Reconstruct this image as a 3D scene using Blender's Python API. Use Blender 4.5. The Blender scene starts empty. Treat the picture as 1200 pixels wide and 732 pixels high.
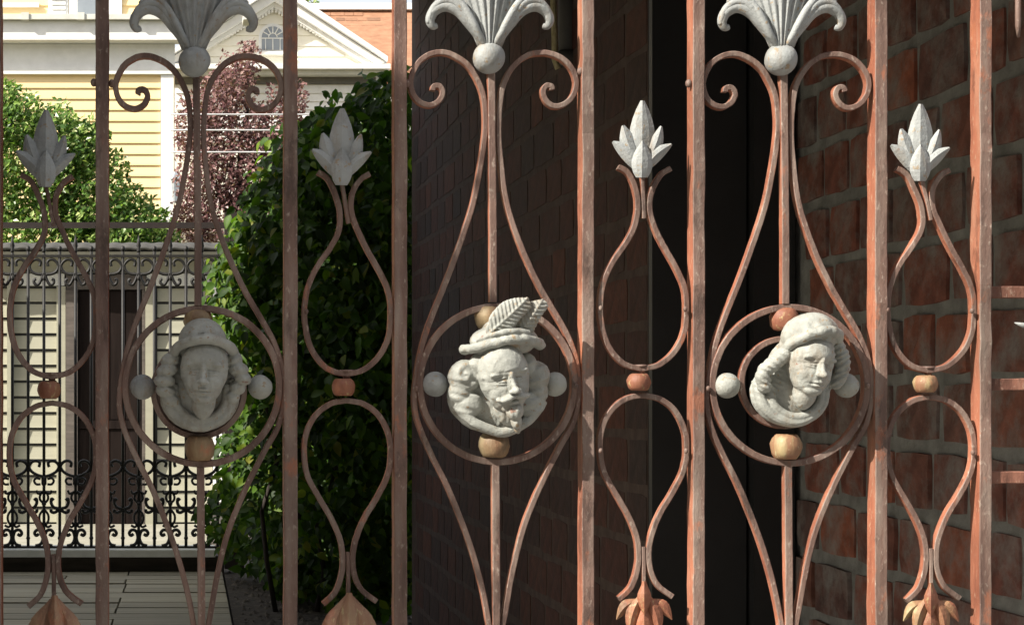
import bpy, bmesh, math, random
import numpy as np
from mathutils import Vector, Matrix

# ------------------------------------------------------------------ camera, light, world
SC = bpy.context.scene
COL = SC.collection
F = 2000.0          # focal length in photo pixels (photo is 1200 wide)
PX0, PY0 = 220.0, 455.0   # where the level line of sight square to the gate meets the photo
EYE = 0.85
cam = bpy.data.cameras.new('camera')
cam.sensor_width = 36.0
cam.lens = 36.0 * F / 1200.0
cam.shift_x = (600 - PX0) / 1200.0
cam.shift_y = -(366 - PY0) / 1200.0
cam.clip_start = 0.05
cam.clip_end = 4000
camo = bpy.data.objects.new('camera', cam)
COL.objects.link(camo)
camo.location = (0, 0, EYE)
camo.rotation_euler = (math.radians(90), 0, 0)
SC.camera = camo

SUN = Vector((-0.70, -0.35, 0.60)).normalized()     # direction towards the sun
sl = bpy.data.lights.new('sun', 'SUN')
sl.energy = 4.7
sl.angle = math.radians(0.5)
sl.color = (1.0, 0.94, 0.84)
so = bpy.data.objects.new('sun', sl)
COL.objects.link(so)
so.rotation_euler = SUN.to_track_quat('Z', 'Y').to_euler()

W = bpy.data.worlds.new('World')
SC.world = W
W.use_nodes = True
nt = W.node_tree
nt.nodes.clear()
sky = nt.nodes.new('ShaderNodeTexSky')
sky.sky_type = 'NISHITA'
sky.sun_disc = False
sky.sun_elevation = math.asin(SUN.z)
sky.sun_rotation = math.atan2(SUN.x, SUN.y)
sky.dust_density = 7.0
sky.air_density = 1.0
bg = nt.nodes.new('ShaderNodeBackground')
bg.inputs['Strength'].default_value = 0.08
wo = nt.nodes.new('ShaderNodeOutputWorld')
veil = nt.nodes.new('ShaderNodeMix'); veil.data_type = 'RGBA'     # thin bright cloud over the whole sky
veil.inputs[0].default_value = 0.6
veil.inputs[7].default_value = (8.2, 8.4, 8.8, 1)
nt.links.new(sky.outputs[0], veil.inputs[6])
nt.links.new(veil.outputs[2], bg.inputs[0])
nt.links.new(bg.outputs[0], wo.inputs[0])

SC.view_settings.view_transform = 'Standard'
SC.view_settings.look = 'None'
SC.view_settings.exposure = 1.0
SC.view_settings.gamma = 1.0

R = random.Random(7)
rad = math.radians

# ------------------------------------------------------------------ helpers
def at(px, py, Y):
    return Vector(((px - PX0) / F * Y, Y, EYE - (py - PY0) / F * Y))

class MB:
    """collects shapes for ONE mesh"""
    def __init__(s):
        s.v = []; s.f = []; s.m = []; s.sm = []
    def add(s, vs, fs, m=0, smooth=False):
        o = len(s.v)
        s.v += [tuple(p) for p in vs]
        for f in fs:
            s.f.append([i + o for i in f]); s.m.append(m); s.sm.append(smooth)
    def box(s, a, b, m=0):
        x0, y0, z0 = a; x1, y1, z1 = b
        vs = [(x0,y0,z0),(x1,y0,z0),(x1,y1,z0),(x0,y1,z0),(x0,y0,z1),(x1,y0,z1),(x1,y1,z1),(x0,y1,z1)]
        s.add(vs, [(0,3,2,1),(4,5,6,7),(0,1,5,4),(1,2,6,5),(2,3,7,6),(3,0,4,7)], m)
    def prism(s, poly, y0, y1, m=0):
        """polygon in (x,z), extruded in y"""
        n = len(poly)
        vs = [(x, y0, z) for x, z in poly] + [(x, y1, z) for x, z in poly]
        fs = [list(range(n)), list(range(2*n-1, n-1, -1))]
        for i in range(n):
            j = (i+1) % n
            fs.append([j, i, n+i, n+j])
        s.add(vs, fs, m)
    def sweep(s, pts, section, up=(0,-1,0), closed=False, mats=None, smooth=False, scale=None, caps=True):
        """section: list of (a,b): a along in-plane normal, b along up"""
        up = Vector(up); pts = [Vector(p) for p in pts]
        n = len(pts); k = len(section)
        base = len(s.v)
        for i in range(n):
            if closed: t = pts[(i+1) % n] - pts[i-1]
            else: t = pts[min(i+1, n-1)] - pts[max(i-1, 0)]
            t.normalize()
            nn = t.cross(up); nn.normalize()
            u2 = nn.cross(t)
            sc = scale[i] if scale else 1.0
            for a, b in section:
                if isinstance(sc, tuple): aa, bb = a*sc[0], b*sc[1]
                else: aa, bb = a*sc, b*sc
                s.v.append(tuple(pts[i] + nn*aa + u2*bb))
        rng = n if closed else n-1
        for i in range(rng):
            i2 = (i+1) % n
            for j in range(k):
                j2 = (j+1) % k
                s.f.append([base+i*k+j, base+i*k+j2, base+i2*k+j2, base+i2*k+j])
                s.m.append(mats[j] if mats else 0); s.sm.append(smooth)
        if not closed and caps:
            s.f.append([base+j for j in range(k-1, -1, -1)]); s.m.append(mats[0] if mats else 0); s.sm.append(False)
            s.f.append([base+(n-1)*k+j for j in range(k)]); s.m.append(mats[0] if mats else 0); s.sm.append(False)
    def tube(s, pts, r, n=8, up=(0,-1,0), m=0, scale=None, closed=False, smooth=True):
        sec = [(r*math.cos(2*math.pi*i/n), r*math.sin(2*math.pi*i/n)) for i in range(n)]
        s.sweep(pts, sec, up, closed, [m]*n, smooth, scale)
    def ell(s, c, r, rot=None, m=0, nu=14, nv=9):
        M = rot if rot is not None else Matrix.Identity(3)
        vs = []; fs = []
        for j in range(1, nv):
            th = math.pi*j/nv
            for i in range(nu):
                ph = 2*math.pi*i/nu
                p = Vector((r[0]*math.sin(th)*math.cos(ph), r[1]*math.sin(th)*math.sin(ph), r[2]*math.cos(th)))
                vs.append(tuple(Vector(c) + M @ p))
        top = len(vs); vs.append(tuple(Vector(c) + M @ Vector((0,0,r[2]))))
        bot = len(vs); vs.append(tuple(Vector(c) + M @ Vector((0,0,-r[2]))))
        for j in range(nv-2):
            for i in range(nu):
                i2 = (i+1) % nu
                fs.append((j*nu+i, (j+1)*nu+i, (j+1)*nu+i2, j*nu+i2))
        for i in range(nu):
            i2 = (i+1) % nu
            fs.append((top, i, i2)); fs.append((bot, (nv-2)*nu+i2, (nv-2)*nu+i))
        s.add(vs, fs, m, True)
    def lathe(s, c, prof, n=16, m=0, axis='Z', smooth=True):
        """prof: (radius, height)"""
        c = Vector(c); base = len(s.v)
        for r, h in prof:
            for i in range(n):
                a = 2*math.pi*i/n
                if axis == 'Z': p = Vector((r*math.cos(a), r*math.sin(a), h))
                else: p = Vector((r*math.cos(a), -h, r*math.sin(a)))
                s.v.append(tuple(c+p))
        for j in range(len(prof)-1):
            for i in range(n):
                i2 = (i+1) % n
                s.f.append([base+j*n+i, base+j*n+i2, base+(j+1)*n+i2, base+(j+1)*n+i]); s.m.append(m); s.sm.append(smooth)
        s.f.append([base+i for i in range(n-1,-1,-1)]); s.m.append(m); s.sm.append(False)
        L = (len(prof)-1)*n
        s.f.append([base+L+i for i in range(n)]); s.m.append(m); s.sm.append(False)
    def mesh(s, name, mats):
        me = bpy.data.meshes.new(name)
        me.from_pydata(s.v, [], s.f)
        for mt in (mats if isinstance(mats, (list, tuple)) else [mats]): me.materials.append(mt)
        me.polygons.foreach_set('material_index', s.m)
        me.polygons.foreach_set('use_smooth', s.sm)
        me.update()
        return me
    def build(s, name, mats, parent=None):
        return link(name, s.mesh(name, mats), parent)

def link(name, me, parent=None, loc=None):
    o = bpy.data.objects.new(name, me)
    COL.objects.link(o)
    if parent is not None:
        o.parent = parent
        if loc is None:
            p = parent; off = Vector((0,0,0))
            while p is not None:
                off += p.location; p = p.parent
            o.location = -off          # meshes are written in world coordinates
    if loc is not None: o.location = loc
    return o

def thing(name, label, cat, loc=(0,0,0), group=None):
    o = bpy.data.objects.new(name, None)
    COL.objects.link(o)
    o.location = loc
    o.empty_display_size = 0.05
    tag(o, label, cat, group)
    return o

def tag(o, label=None, cat=None, group=None, kind=None):
    if label: o['label'] = label
    if cat: o['category'] = cat
    if group: o['group'] = group
    if kind: o['kind'] = kind
    return o

def cr(pts, n=6, closed=False):
    """Catmull-Rom through pts"""
    P = [np.array(p, float) for p in pts]
    out = []
    N = len(P)
    rng = N if closed else N-1
    for i in range(rng):
        if closed: a, b, c, d = P[i-1], P[i], P[(i+1) % N], P[(i+2) % N]
        else: a, b, c, d = P[max(i-1,0)], P[i], P[i+1], P[min(i+2,N-1)]
        for k in range(n):
            t = k/n
            out.append(0.5*((2*b) + (-a+c)*t + (2*a-5*b+4*c-d)*t*t + (-a+3*b-3*c+d)*t**3))
    if not closed: out.append(P[-1])
    return out

# ------------------------------------------------------------------ materials
def mat(name, rough=0.7, metallic=0.0):
    m = bpy.data.materials.new(name)
    m.use_nodes = True
    n = m.node_tree.nodes; l = m.node_tree.links
    b = n['Principled BSDF']
    b.inputs['Roughness'].default_value = rough
    b.inputs['Metallic'].default_value = metallic
    return m, n, l, b

def noise(n, l, scale, detail=4, coord='Object', stretch=None, rough=0.6):
    tc = n.new('ShaderNodeTexCoord')
    src = tc.outputs[coord]
    if stretch:
        mp = n.new('ShaderNodeMapping'); mp.inputs['Scale'].default_value = stretch
        l.new(src, mp.inputs[0]); src = mp.outputs[0]
    t = n.new('ShaderNodeTexNoise')
    t.inputs['Scale'].default_value = scale; t.inputs['Detail'].default_value = detail
    t.inputs['Roughness'].default_value = rough
    l.new(src, t.inputs['Vector'])
    return t

def ramp(n, l, fac, stops):
    r = n.new('ShaderNodeValToRGB')
    e = r.color_ramp.elements
    while len(e) < len(stops): e.new(0.5)
    for i, (p, c) in enumerate(stops):
        e[i].position = p; e[i].color = (*c, 1) if len(c) == 3 else c
    l.new(fac, r.inputs[0])
    return r

def mix(n, l, fac, a, b, mode='MIX'):
    x = n.new('ShaderNodeMix'); x.data_type = 'RGBA'; x.blend_type = mode
    for sock, v in ((x.inputs[0], fac), (x.inputs[6], a), (x.inputs[7], b)):
        if hasattr(v, 'links') or hasattr(v, 'node'): l.new(v, sock)
        elif isinstance(v, (int, float)): sock.default_value = v
        else: sock.default_value = (*v, 1)
    return x.outputs[2]

def bump(n, l, b, h, strength=0.3, dist=0.002):
    bp = n.new('ShaderNodeBump')
    bp.inputs['Strength'].default_value = strength; bp.inputs['Distance'].default_value = dist
    l.new(h, bp.inputs['Height']); l.new(bp.outputs[0], b.inputs['Normal'])

def simple(name, stops, scale=20, rough=0.7, bstr=0.2, bdist=0.002, stretch=None, detail=5, coord='Object', objvar=0.0, metallic=0.0):
    m, n, l, b = mat(name, rough, metallic)
    t = noise(n, l, scale, detail, coord, stretch)
    r = ramp(n, l, t.outputs[0], stops)
    out = r.outputs[0]
    if objvar:
        oi = n.new('ShaderNodeObjectInfo')
        hs = n.new('ShaderNodeHueSaturation')
        ma = n.new('ShaderNodeMath'); ma.operation = 'MULTIPLY_ADD'
        ma.inputs[1].default_value = objvar; ma.inputs[2].default_value = 1-objvar/2
        l.new(oi.outputs['Random'], ma.inputs[0]); l.new(ma.outputs[0], hs.inputs['Value'])
        l.new(out, hs.inputs['Color']); out = hs.outputs[0]
    l.new(out, b.inputs['Base Color'])
    if bstr: bump(n, l, b, t.outputs[0], bstr, bdist)
    return m

def rust_material(name, cols, spots):
    m, n, l, b = mat(name, 0.62)
    t = noise(n, l, 60, 6, 'Object', (1, 1, 0.12))
    r = ramp(n, l, t.outputs[0], cols)
    t2 = noise(n, l, 260, 5, 'Object', (1, 1, 0.5))
    r2 = ramp(n, l, t2.outputs[0], [(0.58, (0,0,0)), (0.72, (1,1,1))])
    c = mix(n, l, r2.outputs[0], r.outputs[0], spots)
    t4 = noise(n, l, 34, 7, 'Object', (1, 1, 0.45), 0.72)
    r4 = ramp(n, l, t4.outputs[0], [(0.56, (0,0,0)), (0.64, (0.75,0.75,0.75))])
    c = mix(n, l, r4.outputs[0], c, tuple(x*0.42 for x in cols[1][1]))
    t5 = noise(n, l, 27, 6, 'Object', (1.3, 1, 0.6), 0.7)
    r5 = ramp(n, l, t5.outputs[0], [(0.60, (0,0,0)), (0.67, (0.65,0.65,0.65))])
    c = mix(n, l, r5.outputs[0], c, (0.36,0.125,0.062))
    t3 = noise(n, l, 9, 3)
    r3 = ramp(n, l, t3.outputs[0], [(0.35, (0.72,0.72,0.72)), (0.65, (1.12,1.12,1.12))])
    c = mix(n, l, 1.0, c, r3.outputs[0], 'MULTIPLY')
    l.new(c, b.inputs['Base Color'])
    ad = n.new('ShaderNodeMath'); ad.operation = 'ADD'
    l.new(t.outputs[0], ad.inputs[0]); l.new(t2.outputs[0], ad.inputs[1])
    bump(n, l, b, ad.outputs[0], 0.6, 0.0014)
    return m

M = {}
M['rust'] = rust_material('weathered_rust_paint', [(0.3,(0.10,0.057,0.045)),(0.48,(0.175,0.108,0.085)),(0.68,(0.26,0.20,0.165))], (0.36,0.29,0.24))
M['primer'] = rust_material('red_primer', [(0.3,(0.19,0.064,0.038)),(0.5,(0.31,0.108,0.06)),(0.7,(0.35,0.165,0.105))], (0.40,0.24,0.16))
M['rung'] = rust_material('rust_brown_paint', [(0.3,(0.13,0.055,0.037)),(0.5,(0.22,0.095,0.062)),(0.7,(0.29,0.15,0.105))], (0.36,0.24,0.18))
M['bud'] = rust_material('faded_bud_paint', [(0.3,(0.22,0.10,0.06)),(0.5,(0.32,0.18,0.11)),(0.7,(0.40,0.29,0.17))], (0.44,0.36,0.2))
M['bead'] = rust_material('chipped_rust_bead', [(0.3,(0.20,0.07,0.04)),(0.55,(0.28,0.11,0.06)),(0.72,(0.36,0.21,0.11))], (0.42,0.32,0.15))
M['cream_bead'] = rust_material('chipped_cream_bead', [(0.3,(0.24,0.085,0.05)),(0.5,(0.29,0.16,0.085)),(0.62,(0.40,0.31,0.16))], (0.46,0.40,0.23))

def cast_paint(name, base, dirt, chip=(0.28,0.22,0.15)):
    m, n, l, b = mat(name, 0.66)
    t = noise(n, l, 45, 6)
    c = ramp(n, l, t.outputs[0], [(0.3, dirt), (0.52, base), (0.75, tuple(x*1.12 for x in base))]).outputs[0]
    t2 = noise(n, l, 160, 5)
    r2 = ramp(n, l, t2.outputs[0], [(0.61, (0,0,0)), (0.66, (1,1,1))])
    c = mix(n, l, r2.outputs[0], c, chip)
    t4 = noise(n, l, 38, 6, 'Object', (1.2, 1, 0.4), 0.7)
    r4 = ramp(n, l, t4.outputs[0], [(0.53, (0,0,0)), (0.68, (0.6,0.6,0.6))])
    c = mix(n, l, r4.outputs[0], c, (0.20,0.15,0.10))
    t5 = noise(n, l, 120, 4, 'Object', None, 0.65)
    r5 = ramp(n, l, t5.outputs[0], [(0.675, (0,0,0)), (0.71, (0.8,0.8,0.8))])
    c = mix(n, l, r5.outputs[0], c, (0.20,0.085,0.05))
    l.new(c, b.inputs['Base Color'])
    t3 = noise(n, l, 420, 4)
    ad = n.new('ShaderNodeMath'); ad.operation = 'ADD'
    l.new(t2.outputs[0], ad.inputs[0]); l.new(t3.outputs[0], ad.inputs[1])
    bump(n, l, b, ad.outputs[0], 0.42, 0.0016)
    return m
M['cast'] = cast_paint('grey_green_cast_paint', (0.325,0.335,0.305), (0.235,0.24,0.215))
M['tan_bead'] = rust_material('tan_bead_paint', [(0.3,(0.17,0.085,0.045)),(0.5,(0.25,0.17,0.09)),(0.7,(0.33,0.26,0.15))], (0.36,0.22,0.12))
M['lily'] = cast_paint('pale_grey_cast_paint', (0.30,0.315,0.31), (0.20,0.21,0.205))

def brick_material(name, k, smear=0.85):
    m, n, l, b = mat(name, 0.85)
    oi = n.new('ShaderNodeObjectInfo')
    base = ramp(n, l, oi.outputs['Random'], [(0.0,(0.13,0.05,0.036)),(0.3,(0.18,0.064,0.042)),(0.5,(0.10,0.054,0.045)),(0.7,(0.25,0.08,0.042)),(0.85,(0.085,0.055,0.048)),(1.0,(0.16,0.075,0.055))])
    t = noise(n, l, 30, 6, 'Object')
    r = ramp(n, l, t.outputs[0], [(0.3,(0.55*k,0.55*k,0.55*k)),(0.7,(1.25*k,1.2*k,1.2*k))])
    c = mix(n, l, 1.0, base.outputs[0], r.outputs[0], 'MULTIPLY')
    tcw = n.new('ShaderNodeNewGeometry')
    t2 = n.new('ShaderNodeTexNoise'); t2.inputs['Scale'].default_value = 13; t2.inputs['Detail'].default_value = 6; t2.inputs['Roughness'].default_value = 0.7
    l.new(tcw.outputs['Position'], t2.inputs['Vector'])
    r2 = ramp(n, l, t2.outputs[0], [(0.44,(0,0,0)),(0.68,(smear,smear,smear))])
    c = mix(n, l, r2.outputs[0], c, (0.19*k,0.18*k,0.165*k))
    l.new(c, b.inputs['Base Color'])
    t3 = noise(n, l, 90, 5, 'Object')
    bump(n, l, b, t3.outputs[0], 0.6, 0.004)
    return m
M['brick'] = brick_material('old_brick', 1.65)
M['dark_brick'] = brick_material('dark_brick', 0.58, 0.15)  # same brick with a darker base and less smear, for the farther wall
M['mortar'] = simple('grey_mortar', [(0.3,(0.19,0.19,0.175)),(0.7,(0.36,0.36,0.335))], 25, 0.95, 0.8, 0.008)
M['dark_mortar'] = simple('dark_mortar', [(0.3,(0.075,0.05,0.04)),(0.7,(0.135,0.095,0.078))], 25, 0.95, 0.7, 0.006)  # darker, browner mortar for the farther wall
M['black_paint_and_gap_shade'] = simple('black_paint_and_gap_shade', [(0.3,(0.016,0.016,0.016)),(0.7,(0.026,0.026,0.027))], 8, 0.55, 0.1)  # paint of the door; also the shade put behind the shed's clapboards
M['black_iron'] = simple('black_wrought_iron', [(0.3,(0.006,0.0055,0.005)),(0.7,(0.014,0.012,0.010))], 60, 0.6, 0.2)
M['brown_rail'] = simple('brown_rail_paint', [(0.3,(0.012,0.007,0.006)),(0.7,(0.024,0.014,0.012))], 40, 0.65, 0.2)
M['cream'] = simple('cream_clapboard_paint', [(0.3,(0.29,0.28,0.21)),(0.7,(0.34,0.33,0.25))], 6, 0.6, 0.08, 0.002, (0.3,1,3))
M['white'] = simple('white_trim_paint', [(0.3,(0.72,0.72,0.70)),(0.7,(0.82,0.82,0.80))], 9, 0.55, 0.05)
M['offwhite'] = simple('dull_white_trim_paint', [(0.3,(0.50,0.50,0.46)),(0.7,(0.62,0.62,0.57))], 9, 0.6, 0.08)
M['yellow'] = simple('yellow_clapboard_paint', [(0.3,(0.78,0.59,0.30)),(0.7,(0.84,0.66,0.36))], 3, 0.6, 0.06, 0.002, (0.3,1,3))
M['pale_cream'] = simple('pale_cream_clapboard_paint', [(0.3,(0.80,0.77,0.66)),(0.7,(0.85,0.82,0.72))], 5, 0.6, 0.05)
M['door'] = simple('dark_brown_door_wood', [(0.25,(0.007,0.0045,0.004)),(0.55,(0.014,0.0095,0.008)),(0.8,(0.024,0.017,0.015))], 7, 0.65, 0.3, 0.003, (3,3,0.25))
M['door'].node_tree.nodes['Principled BSDF'].inputs['Specular IOR Level'].default_value = 0.08
M['grey_roof'] = simple('grey_sheet_roofing', [(0.3,(0.035,0.035,0.032)),(0.7,(0.065,0.063,0.058))], 12, 0.75, 0.2)
M['shingle'] = simple('orange_brown_shingle', [(0.3,(0.20,0.095,0.05)),(0.7,(0.29,0.15,0.083))], 6, 0.85, 0.3, 0.004, objvar=0.55)
M['glass'] = simple('window_glass', [(0.3,(0.20,0.23,0.26)),(0.7,(0.28,0.31,0.34))], 2, 0.12, 0)
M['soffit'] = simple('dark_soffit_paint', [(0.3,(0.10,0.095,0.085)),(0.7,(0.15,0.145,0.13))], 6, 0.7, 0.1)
M['deck'] = simple('weathered_deck_wood', [(0.25,(0.18,0.16,0.105)),(0.5,(0.27,0.245,0.175)),(0.8,(0.34,0.315,0.24))], 5, 0.8, 0.4, 0.003, (0.5,8,8), objvar=0.45)
M['timber'] = simple('dark_timber', [(0.3,(0.06,0.05,0.042)),(0.7,(0.12,0.10,0.085))], 12, 0.8, 0.4, 0.004, (0.4,3,3))
M['stone'] = simple('pale_kerb_stone', [(0.3,(0.60,0.60,0.55)),(0.7,(0.72,0.72,0.67))], 14, 0.85, 0.3, 0.003)
M['concrete'] = simple('pale_concrete', [(0.3,(0.22,0.21,0.16)),(0.7,(0.30,0.285,0.23))], 6, 0.85, 0.2)
M['ground'] = simple('earth_and_grass', [(0.3,(0.09,0.10,0.05)),(0.5,(0.16,0.15,0.09)),(0.7,(0.22,0.20,0.14))], 3, 0.95, 0.5, 0.01)
M['pavement'] = simple('street_pavement', [(0.3,(0.20,0.19,0.175)),(0.7,(0.28,0.27,0.25))], 5, 0.9, 0.3, 0.003)
M['soil'] = simple('dark_soil', [(0.3,(0.02,0.016,0.012)),(0.55,(0.05,0.04,0.03)),(0.75,(0.12,0.10,0.08))], 45, 0.95, 0.8, 0.01)
M['bounce_white'] = simple('bounce_white_render', [(0.3,(0.62,0.61,0.57)),(0.7,(0.75,0.74,0.70))], 5, 0.9, 0.2)  # pale so the added wall bounces light onto the nearer brick
M['plaster'] = simple('grey_render', [(0.3,(0.10,0.095,0.085)),(0.7,(0.15,0.145,0.13))], 5, 0.9, 0.2)
M['facing'] = simple('brown_render', [(0.3,(0.14,0.12,0.10)),(0.7,(0.2,0.175,0.15))], 2, 0.9, 0.2)
M['bark'] = simple('bark', [(0.3,(0.02,0.015,0.012)),(0.7,(0.055,0.042,0.034))], 30, 0.9, 0.6, 0.005, (1,1,0.3))
M['wire'] = simple('grey_cable', [(0.3,(0.42,0.42,0.42)),(0.7,(0.55,0.55,0.55))], 5, 0.5, 0)
M['pipe'] = simple('dark_grey_pipe', [(0.3,(0.09,0.088,0.08)),(0.7,(0.15,0.145,0.135))], 12, 0.6, 0.1)
M['rope'] = simple('yellowed_rope', [(0.3,(0.40,0.34,0.17)),(0.7,(0.62,0.56,0.34))], 160, 0.9, 0.6, 0.003)

def leaf_material(name, stops, rough=0.5, trans=0.35):
    m, n, l, b = mat(name, rough)
    g = n.new('ShaderNodeNewGeometry')
    oi = n.new('ShaderNodeObjectInfo')
    ad = n.new('ShaderNodeMath'); ad.operation = 'ADD'
    l.new(g.outputs['Random Per Island'], ad.inputs[0]); l.new(oi.outputs['Random'], ad.inputs[1])
    fr = n.new('ShaderNodeMath'); fr.operation = 'FRACT'; l.new(ad.outputs[0], fr.inputs[0])
    r = ramp(n, l, fr.outputs[0], stops)
    l.new(r.outputs[0], b.inputs['Base Color'])
    b.inputs['Specular IOR Level'].default_value = 0.3
    tr = n.new('ShaderNodeBsdfTranslucent')
    c = mix(n, l, 1.0, r.outputs[0], (1.3,1.5,0.6), 'MULTIPLY')
    l.new(c, tr.inputs['Color'])
    ms = n.new('ShaderNodeMixShader'); ms.inputs[0].default_value = trans
    l.new(b.outputs[0], ms.inputs[1]); l.new(tr.outputs[0], ms.inputs[2])
    l.new(ms.outputs[0], n['Material Output'].inputs['Surface'])
    return m
M['hedge_leaf'] = leaf_material('hedge_leaf', [(0,(0.020,0.043,0.010)),(0.5,(0.045,0.098,0.012)),(0.8,(0.085,0.165,0.014)),(0.93,(0.15,0.22,0.018)),(1,(0.20,0.20,0.03))], 0.55, 0.4)
M['vine_leaf'] = leaf_material('vine_leaf', [(0,(0.035,0.08,0.02)),(0.45,(0.11,0.20,0.045)),(0.8,(0.21,0.31,0.075)),(1,(0.45,0.50,0.22))], 0.28)
M['purple_leaf'] = leaf_material('purple_leaf', [(0,(0.08,0.033,0.038)),(0.5,(0.18,0.088,0.09)),(0.85,(0.28,0.16,0.155)),(1,(0.38,0.26,0.24))], 0.35, 0.25)

# ------------------------------------------------------------------ ground, street, passage (setting)
mb = MB(); mb.box((-600,-600,-0.67), (600,2500,-0.27)); tag(mb.build('ground', M['ground']), kind='structure')
mb = MB(); mb.box((-30,-40,-0.25), (30,2.2,0.0)); tag(mb.build('pavement', M['pavement']), kind='structure')
mb = MB(); mb.box((0.17,2.2,-0.26), (2.6,13.0,-0.012)); tag(mb.build('soil_bed', M['soil']), kind='structure')
mb = MB(); mb.box((-1.99,2.2,-0.26), (0.166,7.98,-0.03)); deck = mb.build('deck', M['timber']); tag(deck, kind='structure')
# deck boards: each one laid across the path
y = 5.3; row = 0
rb = random.Random(3)
while y < 7.9:
    w = 0.165
    y1 = min(y + w, 7.975)
    xs = [-1.985, -0.272 + rb.uniform(-0.004, 0.004), 0.163]
    if row % 4 == 2: xs[1] = -0.55
    for a, b_ in zip(xs[:-1], xs[1:]):
        mb = MB(); h = rb.uniform(-0.003, 0.003)
        mb.box((a+0.004, y+0.005, -0.027), (b_-0.004, y1-0.006, 0.0+h))
        mb.build('board', M['deck'], deck)
    y += w; row += 1
mb = MB(); mb.box((-1.99,2.2,-0.03), (0.166,5.296,0.0)); mb.build('near_decking', M['deck'], deck)

# ------------------------------------------------------------------ brick walls of the passage
WX = 1.0      # face of the nearer wall (looks towards -X)
FX = 0.767     # face of the farther, thicker wall
rng = random.Random(11)
def brick_mesh(i, length, height, mt, k=1.0):
    """one worn brick lying along +Y, its face towards -X at x=0"""
    bm = bmesh.new()
    bmesh.ops.create_cube(bm, size=1)
    for v in bm.verts:
        v.co.x = v.co.x*0.06 + 0.03
        v.co.y *= length; v.co.z *= height
    bmesh.ops.subdivide_edges(bm, edges=[e for e in bm.edges if abs(e.verts[0].co.y-e.verts[1].co.y) > 1e-4 or abs(e.verts[0].co.z-e.verts[1].co.z) > 1e-4], cuts=2, use_grid_fill=True)
    r_ = random.Random(i)
    for v in bm.verts:
        ey = abs(v.co.y) > length*0.49; ez = abs(v.co.z) > height*0.49
        front = v.co.x < 0.01
        if ey and ez:
            v.co.y *= 0.975 if front else 1; v.co.z *= 0.955 if front else 1
            if front: v.co.x += r_.uniform(0.001, 0.003)*k
        elif (ey or ez) and front: v.co.x += r_.uniform(0.0003, 0.002)*k
        elif front: v.co.x += r_.uniform(-0.0012, 0.0012)*k
        v.co.y += r_.uniform(-0.0016, 0.0016); v.co.z += r_.uniform(-0.0014, 0.0014)
    me = bpy.data.meshes.new('brick')
    bm.to_mesh(me); bm.free()
    me.materials.append(mt)
    for p in me.polygons: p.use_smooth = False
    return me
CH = 0.093
NEAR = [0.088, 0.105, 0.135]
FAR = [0.11, 0.13, 0.185]
BR = {L: [brick_mesh(100*k+j, L, CH-0.017, M['brick']) for j in range(6)] for k, L in enumerate(NEAR)}
BR.update({L: [brick_mesh(1000+100*k+j, L, CH-0.016, M['dark_brick'], 0.12) for j in range(5)] for k, L in enumerate(FAR)})
def brick_wall(name, label, x, y0, y1, back, zmax, LENS, joint, mort, deep, visible):
    root = thing(name, label, 'brick wall', (x, y0, 0))
    mb = MB(); mb.box((x+deep, y0, -0.26), (back, y1, zmax))
    mb.build('mortar', mort, root)
    nb = 0
    k = 0
    z = EYE - 0.90 + 0.03
    while z < zmax-CH:
        yy = y0 + 0.004 + (k % 2)*0.0
        first = True
        while yy < y1 - 0.05:
            L = rng.choice(LENS) if not first else rng.choice(LENS[:2])
            first = False
            if yy + L > y1 - 0.004: break
            yc = yy + L/2
            px = PX0 + x/yc*F; py = PY0 - (z-EYE)/yc*F
            if visible(px, py):
                o = bpy.data.objects.new('brick', rng.choice(BR[L]))
                COL.objects.link(o); o.parent = root
                o.location = (rng.uniform(-0.4, 0.3)*deep, yc - y0, z + rng.uniform(-0.003, 0.003))
                o.rotation_euler = (rng.uniform(-0.012, 0.012), rng.uniform(-1.0,1.0)*deep, rng.uniform(-0.8, 0.8)*deep)
                nb += 1
            yy += L + joint
        z += CH; k += 1
    return root, nb
_, n1 = brick_wall('brick_wall', 'nearer red brick wall with wide grey mortar joints behind the right of the gate', WX, 1.66, 2.848, 1.5, 2.4, NEAR, 0.016, M['mortar'], 0.006,
    lambda px, py: px < 1290 and -60 < py < 800)
_, n2 = brick_wall('brick_wall', 'dark shaded brick wall running back from the black door to the hedge', FX, 2.85, 5.85, 1.5, 2.4, FAR, 0.016, M['dark_mortar'], 0.0012,
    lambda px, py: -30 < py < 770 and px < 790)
print('bricks', n1, n2)
# black door leaf standing at the end of the thicker wall
dr = thing('black_door', 'flat black door panel between the dark wall and the nearer brick wall', 'door', (0.767, 2.83, 0))
mb = MB(); mb.box((0.769,2.826,-0.01), (0.925,2.848,2.3)); mb.build('door_leaf', M['black_paint_and_gap_shade'], dr)
mb = MB(); mb.box((0.929,2.80,-0.01), (0.996,2.848,2.3)); mb.build('door_frame', M['black_paint_and_gap_shade'], dr)
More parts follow.
